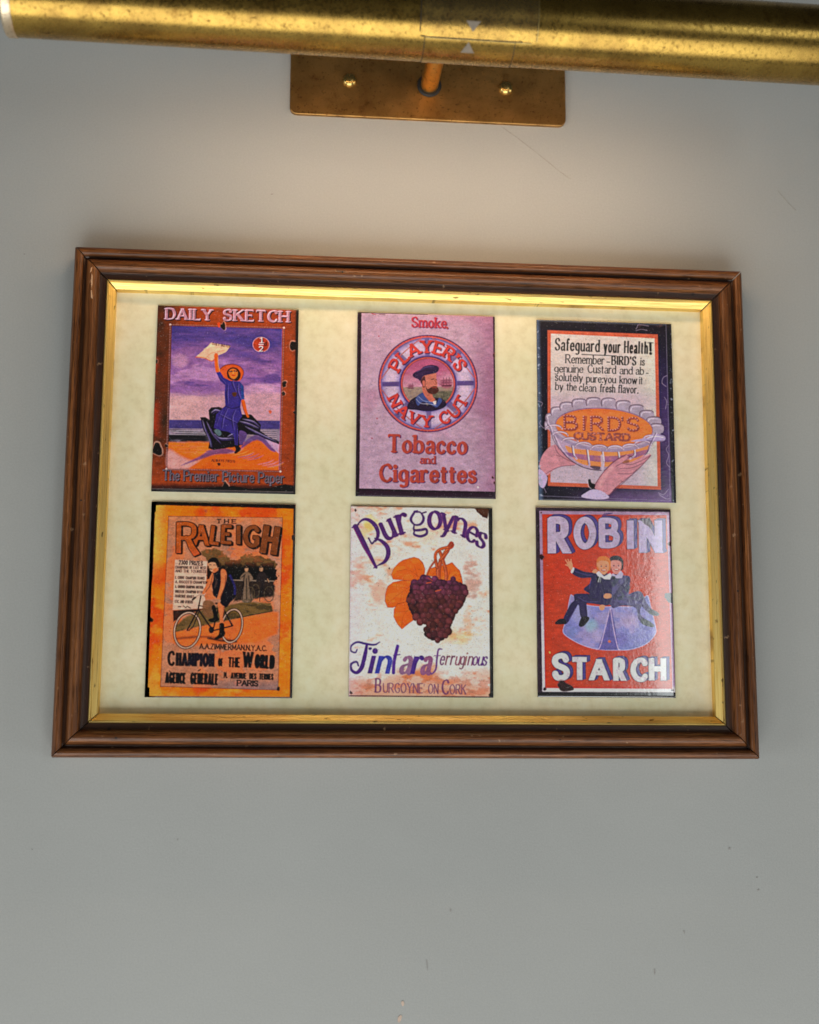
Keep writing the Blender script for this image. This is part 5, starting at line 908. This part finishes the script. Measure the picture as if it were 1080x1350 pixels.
# ---------------------------------------------------------------- picture frame
FW, FH = .300, .21996
def rail(name, prof, length, mat, parent, rot, dist, gap=.00028):
    """mitred length of moulding; prof = (t across from the outer edge, h out from the wall) in mm, ordered outer to inner"""
    V = []; F = []; UV = []; n = len(prof); s = 0; acc = []
    for i, (t, h) in enumerate(prof): acc.append(t / 1000)
    for e in (0, 1):
        for i, (t, h) in enumerate(prof):
            u = length / 2 - t / 1000 - gap; V.append(((-u if e == 0 else u), -h / 1000, dist - t / 1000)); UV.append(((-u if e == 0 else u) + dist * 3 + rot, acc[i]))
    F = [(i, (i + 1) % n, n + (i + 1) % n, n + i) for i in range(n)] + [tuple(range(n)), tuple(range(2 * n - 1, n - 1, -1))]
    o = mesh_obj(name, V, F, mat, parent, 38, UV); o.rotation_euler = (0, rot, 0); return o
def arcp(cx, cy, rx, ry, a0, a1, n): return [(cx + rx * math.cos(math.radians(a0 + (a1 - a0) * i / n)), cy + ry * math.sin(math.radians(a0 + (a1 - a0) * i / n))) for i in range(n + 1)]
wood = [(0, .2), (0, 10.6)] + arcp(2.05, 11.3, 2.05, 2.5, 168, 20, 9) + [(4.15, 11.5), (4.6, 11.2), (5.1, 11.3), (5.45, 11.8)] + arcp(8.3, 11.6, 2.75, 3.3, 160, 18, 12) + [(11.2, 12.0), (11.7, 11.75), (12.6, 11.6), (14.0, 11.6), (14.2, 11.4), (14.2, .2)]
gold = [(14.25, 4.0), (14.25, 11.7), (14.4, 12.15), (14.75, 12.4), (15.1, 12.3), (15.35, 11.9), (15.45, 11.55), (15.6, 11.4), (17.7, 9.6), (17.95, 9.3), (18.05, 8.9), (18.05, 5.52), (18.05, 4.0)]
frame = thing('framed_display', 'walnut moulded picture frame with gilt inner slip hung under the brass lamp', 'picture frame', (0, 0, -.10998))
fr = lambda o: (setattr(o, 'location', (o.location[0], o.location[1], .10998)), o)[1]
for rot, ln, dist in ((0, FW, FH / 2), (math.pi, FW, FH / 2), (math.pi / 2, FH, FW / 2), (-math.pi / 2, FH, FW / 2)):
    fr(rail('frame_rail', wood, ln, WOOD, frame, rot, dist)); fr(rail('gilt_slip', gold, ln, GILT, frame, rot, dist))
hx, hz = .1345, .0945
board = mesh_obj('backing_board', [(-hx, -.0055, -hz), (hx, -.0055, -hz), (hx, -.0055, hz), (-hx, -.0055, hz), (-hx, -.0025, -hz), (hx, -.0025, -hz), (hx, -.0025, hz), (-hx, -.0025, hz)],
                 [(0, 1, 2, 3), (4, 5, 6, 7), (0, 1, 5, 4), (1, 2, 6, 5), (2, 3, 7, 6), (3, 0, 4, 7)], BOARD, frame); fr(board)
BARE = mat_plain('bare_scuffed_wood', (.62, .36, .20), .6); PIT = mat_plain('nail_hole', (.012, .008, .007), .8)
def scuff(name, P, h, mat):
    """small flat mark lying on the crown of the moulding; P in mm, frame coordinates"""
    n = len(P); V = [(x / 1000, -h / 1000, z / 1000) for x, z in P] + [(x / 1000, -h / 1000 + .00035, z / 1000) for x, z in P]
    return fr(mesh_obj(name, V, [tuple(range(n))] + [(i, (i + 1) % n, n + (i + 1) % n, n + i) for i in range(n)], mat, frame))
for P in ([(-142.3, 99.6), (-141.7, 99.9), (-142.0, 98.0), (-142.6, 97.4)], [(-141.9, 97.0), (-141.4, 96.2), (-141.3, 92.5), (-141.6, 90.0), (-142.0, 93.4)], [(-141.9, 89.2), (-141.5, 89.6), (-141.0, 86.6), (-140.9, 85.6), (-141.7, 86.0)]): scuff('varnish_scrape', P, 14.99, BARE)
for x, z, r in ((-123.6, -101.9, .55), (-142.0, -3, .45), (142.0, 62, .4), (142.0, -37.5, .5), (-33, 101.8, .5), (62, -102.0, .35)):
    scuff('nail_hole', [(x + r * math.cos(a), z + r * .8 * math.sin(a)) for a in [i * math.pi / 4 for i in range(8)]], 14.94, PIT)

# ---------------------------------------------------------------- the six advertising plaques on the board
CORE = mat_plain('plaque_core', (.030, .022, .024), .55)
def plaque(key, x0, z1, x1, z0, label, gain, rough, peel, coat, bow):
    root = thing('advertising_plaque', label, 'plaque', ((x0 + x1) / 2000, -.0055, (z0 + z1) / 2000), 'miniature advertising plaques in two rows')
    w, h = (x1 - x0) / 1000, (z1 - z0) / 1000; bm = bmesh.new(); bmesh.ops.create_cube(bm, size=1)
    for v in bm.verts: v.co = (v.co.x * w, -.0004 + v.co.y * .0008, v.co.z * h)
    bm_obj('plaque_base', bm, CORE, root)
    nx, nz = 44, 56; V = []; UV = []; F = []
    us = [.5 - .5 * math.cos(math.pi * i / nx) for i in range(nx + 1)]; vs = [.5 - .5 * math.cos(math.pi * i / nz) for i in range(nz + 1)]
    rg = random.Random(len(label))
    for v in vs:
        for u in us:
            dl, dr, db, dt = u * w, (1 - u) * w, v * h, (1 - v) * h; d = .0013
            for dist, amt, wid in ((dl, bow[0], .009), (dr, bow[1], .009), (dt, bow[2], .006), (db, bow[3], .006)):
                if dist < wid: d -= amt * (1 - dist / wid) ** 2
                if dist < .0006: d -= .00025 * (1 - dist / .0006) ** 2
            V.append(((u - .5) * w, -max(d, .0008), (v - .5) * h)); UV.append((u, v))
    for j in range(nz):
        for i in range(nx): a = j * (nx + 1) + i; F.append((a, a + 1, a + nx + 2, a + nx + 1))
    edge = [i for i in range(nx + 1)] + [j * (nx + 1) + nx for j in range(1, nz + 1)] + [nz * (nx + 1) + i for i in range(nx - 1, -1, -1)] + [j * (nx + 1) for j in range(nz - 1, 0, -1)]
    b0 = len(V)
    for e in edge: V.append((V[e][0], -.0006, V[e][2])); UV.append(UV[e])
    for k in range(len(edge)): F.append((edge[k], edge[(k + 1) % len(edge)], b0 + (k + 1) % len(edge), b0 + k))
    mesh_obj('printed_face', V, F, mat_print('print_' + key, ARTS[key](), gain, rough, peel, coat), root, 50, UV)
plaque('daily', -113.85, 86.38, -51.87, 3.05, 'rust-edged plaque reading DAILY SKETCH with a woman waving a newspaper on rocks', 1.12, .5, .2, .25, (.0002, .0001, .0001, .0003))
plaque('players', -25.56, 86.34, 36.42, 2.77, 'pink plaque with a bearded sailor inside a lifebelt above the words Tobacco and Cigarettes', 1.05, .5, .2, .25, (.0001, .0001, .0001, .0002))
plaque('birds', 55.69, 85.61, 118.06, 2.69, 'dark bordered plaque with two hands holding a glass dish of orange custard', 1.15, .45, .18, .5, (.0002, .0002, .0002, .0001))
plaque('raleigh', -113.50, -1.53, -51.63, -85.05, 'orange plaque with a racing cyclist on a bicycle under the word RALEIGH', 1.12, .42, .6, .5, (.0008, .0001, .0001, .0001))
plaque('burg', -27.56, -1.47, 34.83, -84.31, 'cream plaque with dark grapes and orange vine leaves under purple lettering', 1.15, .5, .2, .2, (.0001, .0001, .0001, .0001))
plaque('robin', 54.32, -0.53, 115.36, -83.89, 'red plaque with two boys sitting on a blue collar between ROBIN and STARCH', 1.1, .38, .13, 1.0, (.0001, .0002, .0001, .0001))
# ---------------------------------------------------------------- brass picture light
TC = Vector((.0069, -.090, .1806)); TR = .01555; TL = .1728; TILT = math.radians(-.53)
lamp = thing('picture_light', 'aged brass tube picture light on a screwed wall plate above the frame', 'picture light', (.0069, 0, .1986))
DZ = TC.z - .1986
def place(o): o.parent = lamp; return o
def shell(name, x0, x1, r0, r1, a0, a1, mat, n=48, nx=1, rc=0.0, smooth=40):
    """curved sheet round the tube axis; angle 0 = towards the room, -90 = straight down, -180 = towards the wall. rc rounds the corners"""
    V = []; F = []; m = n + 1; xs = [x0 + (x1 - x0) * i / nx for i in range(nx + 1)]
    A = [math.radians(a0 + (a1 - a0) * i / n) for i in range(n + 1)]
    for r in (r1, r0):
        for x in xs:
            for a in A:
                xx = x
                if rc:
                    da = min(abs(a - A[0]), abs(a - A[-1])) * r1; dx = max(0, rc - da)
                    cut = rc - math.sqrt(max(rc * rc - dx * dx, 0)); xx = min(max(x, x0 + cut), x1 - cut)
                V.append((xx, -r * math.cos(a), r * math.sin(a)))
    S = (nx + 1) * m
    for i in range(nx):
        for j in range(n):
            q = [i * m + j, i * m + j + 1, (i + 1) * m + j + 1, (i + 1) * m + j]; F.append(tuple(q)); F.append(tuple(S + k for k in reversed(q)))
    for i in range(nx):
        for j in (0, n): a, b = i * m + j, (i + 1) * m + j; F.append((a, b, S + b, S + a))
    for j in range(n):
        for i in (0, nx): a, b = i * m + j, i * m + j + 1; F.append((a, b, S + b, S + a))
    o = mesh_obj(name, V, F, mat, lamp, smooth); o.location = (0, TC.y, DZ); o.rotation_euler = (0, -TILT, 0); return o
LIP, TOP = -118.0, 190
shell('lamp_shade', -TL, TL, TR - .0008, TR, LIP, TOP, BRASS, 96, 1)
for s in (-1, 1):                                                     # turned end caps
    n = 48; V = []; F = []
    prof = [(0, TR * .2), (0, TR * .98), (.0006, TR * 1.018), (.0036, TR * 1.018), (.0042, TR * .995), (.0042, TR * .8), (.0012, TR * .78), (.0012, TR * .2)]
    for x, r in prof:
        for k in range(n): a = 2 * math.pi * k / n; V.append((s * (TL + .0012 - x), -r * math.cos(a), r * math.sin(a)))
    for p in range(len(prof) - 1):
        for k in range(n): F.append((p * n + k, p * n + (k + 1) % n, (p + 1) * n + (k + 1) % n, (p + 1) * n + k))
    F.append(tuple(range(n))); F.append(tuple((len(prof) - 1) * n + k for k in range(n)))
    o = mesh_obj('end_cap', V, F, RIM, lamp, 40); o.location = (0, TC.y, DZ); o.rotation_euler = (0, -TILT, 0)
shell('hatch_cover', -.0140, .0265, TR + .00002, TR + .00042, -50, 40, BRASS, 40, 12, .0022)
shell('access_panel', -.0120, .0233, TR + .00002, TR + .00022, LIP + 2, -50.6, BRASS, 30, 1)
SEAM_SHADE = mat_plain('painted_seam_shade', (.03, .02, .01), .7)  # near-black strips painted as the shadow inside the hatch gaps
shell('seam_shade_strip', -.0138, .0263, TR + .00010, TR + .00050, -50.9, -50.0, SEAM_SHADE, 3, 1)
for x in (-.0123, .0233): shell('seam_shade_strip', x, x + .0003, TR - .0001, TR + .00026, LIP + 2, -51, SEAM_SHADE, 24, 1)
shell('seam_shade_strip', -.0144, -.0140, TR - .0001, TR + .00044, -44, 40, SEAM_SHADE, 24, 1)
clear = bpy.data.materials.new('clear_sticker'); clear.use_nodes = True; cb = clear.node_tree.nodes['Principled BSDF']; cb.inputs['Base Color'].default_value = (.80, .74, .56, 1); cb.inputs['Roughness'].default_value = .3; cb.inputs['Alpha'].default_value = .008
shell('clear_sticker', -.0135, .0317, TR + .00046, TR + .00052, -51.5, 30, clear, 40, 12, .0020)
EDGE = mat_brass('sticker_pale_edge', (.48, .36, .14), (.34, .24, .08), .4, .4)  # pale brass colour for the strips outlining the sticker
shell('sticker_rim', -.0118, .0300, TR + .00046, TR + .00060, -52.4, -51.6, EDGE, 3, 1)
shell('sticker_rim', .0317, .0320, TR + .00046, TR + .00060, -49, 20, EDGE, 24, 1)
white = mat_plain('worn_white_print', (.25, .20, .15), .6)
def tri(x0, x1, a_base, a_tip, lift):
    V = []; F = []; n = 6
    for r in (TR + lift + .00008, TR + lift):
        for i in range(n + 1):
            t = i / n; a = math.radians(a_base + (a_tip - a_base) * t); c = (x0 + x1) / 2; hw = (x1 - x0) / 2 * (1 - t) + .00003
            V += [(c - hw, -r * math.cos(a), r * math.sin(a)), (c + hw, -r * math.cos(a), r * math.sin(a))]
    m = 2 * (n + 1)
    for i in range(n): q = (2 * i, 2 * i + 1, 2 * i + 3, 2 * i + 2); F += [q, tuple(m + k for k in q), (2 * i, 2 * i + 2, m + 2 * i + 2, m + 2 * i), (2 * i + 1, 2 * i + 3, m + 2 * i + 3, m + 2 * i + 1)]
    F += [(0, 1, m + 1, m), (2 * n, 2 * n + 1, m + 2 * n + 1, m + 2 * n)]
    o = mesh_obj('arrow_mark', V, F, white, lamp); o.location = (0, TC.y, DZ); o.rotation_euler = (0, -TILT, 0)
tri(.0034, .0092, -26, -40, .00055); tri(.0024, .0079, -73, -55, .00024)
# wall plate with rounded corners
def rrect(w, h, r, n=6):
    P = []
    for cx, cz, a0 in ((w / 2 - r, h / 2 - r, 0), (-w / 2 + r, h / 2 - r, 90), (-w / 2 + r, -h / 2 + r, 180), (w / 2 - r, -h / 2 + r, 270)):
        for i in range(n + 1): a = math.radians(a0 + 90 * i / n); P.append((cx + r * math.cos(a), cz + r * math.sin(a)))
    return P
P0 = rrect(.1292, .0338, .0034); P1 = rrect(.1286, .0332, .0031); n = len(P0)
V = [(x, 0, z) for x, z in P0] + [(x, -.0016, z) for x, z in P0] + [(x, -.0019, z) for x, z in P1]
F = [tuple(range(n)), tuple(range(2 * n, 3 * n))] + [(k * n + i, k * n + (i + 1) % n, (k + 1) * n + (i + 1) % n, (k + 1) * n + i) for k in (0, 1) for i in range(n)]
mesh_obj('wall_plate', V, F, PLATE, lamp, 30)
def lathe(name, prof, mat, loc, n=32, parent=lamp, smooth=35):
    """turned about the Y axis (towards the room); prof = (r, out)"""
    V = []; F = []
    for r, y in prof:
        for k in range(n): a = 2 * math.pi * k / n; V.append((r * math.cos(a), -y, r * math.sin(a)))
    for p in range(len(prof) - 1):
        for k in range(n): F.append((p * n + k, p * n + (k + 1) % n, (p + 1) * n + (k + 1) % n, (p + 1) * n + k))
    F.append(tuple(range(n))); F.append(tuple((len(prof) - 1) * n + k for k in range(n)))
    o = mesh_obj(name, V, F, mat, parent, smooth); o.location = loc; return o
SCREW = mat_brass('polished_brass_screw', (.60, .41, .13), (.34, .21, .06), .4, .20); RUB = mat_plain('black_rubber', (.012, .012, .012), .6)
for x in (-.0372, .0362):
    lathe('screw', [(.0034, .0017), (.0035, .0020), (.0033, .0026), (.0026, .0034), (.0015, .0039), (.0006, .0040)], SCREW, (x, 0, .0008))
lathe('rubber_grommet', [(.0042, .0018), (.0056, .0019), (.0057, .0026), (.0052, .0032), (.0044, .0032)], RUB, (0, 0, 0))
path = [Vector((0, -.001, 0)), Vector((0, -.036, 0))] + [Vector((0, -.036 - .034 * math.sin(t), -.010 * (1 - math.cos(t)))) for t in [math.radians(a) for a in range(10, 70, 10)]] + [Vector((0, TC.y + .010, DZ + .009)), Vector((0, TC.y + .004, DZ + .006))]
V = []; F = []; n = 28
for i, p in enumerate(path):
    d = (path[min(i + 1, len(path) - 1)] - path[max(i - 1, 0)]).normalized(); e = Vector((1, 0, 0)); g = d.cross(e)
    for k in range(n): t = 2 * math.pi * k / n; V.append(p + (e * math.cos(t) + g * math.sin(t)) * .0041)
for i in range(len(path) - 1):
    for k in range(n): F.append((i * n + k, i * n + (k + 1) % n, (i + 1) * n + (k + 1) % n, (i + 1) * n + k))
F += [tuple(range(n)), tuple((len(path) - 1) * n + k for k in range(n))]
mesh_obj('arm', V, F, ARM, lamp, 40)
# the tubular bulb inside the shade
glow = bpy.data.materials.new('lit_frosted_bulb'); glow.use_nodes = True; gb = glow.node_tree.nodes['Principled BSDF']
gb.inputs['Base Color'].default_value = (.9, .85, .75, 1); gb.inputs['Emission Color'].default_value = (1.0, .71, .45, 1); gb.inputs['Emission Strength'].default_value = 17.5
n = 24; V = []; F = []; L2 = .112
prof = [(-L2, .0030), (-L2 + .003, .0075), (L2 - .003, .0075), (L2, .0030)]
for x, r in prof:
    for k in range(n): a = 2 * math.pi * k / n; V.append((x, r * math.cos(a), r * math.sin(a)))
for p in range(3):
    for k in range(n): F.append((p * n + k, p * n + (k + 1) % n, (p + 1) * n + (k + 1) % n, (p + 1) * n + k))
F += [tuple(range(n)), tuple(3 * n + k for k in range(n))]
o = mesh_obj('bulb', V, F, glow, lamp, 40); o.location = (0, TC.y + .0045, DZ); o.rotation_euler = (0, -TILT, 0)
lathe('bulb_holder', [(.0050, 0), (.0050, .014), (.0030, .0145)], RUB, (0, 0, 0)).matrix_local = Matrix.Translation((-.1255, TC.y + .0045, DZ)) @ Matrix.Rotation(math.pi / 2, 4, 'Z')
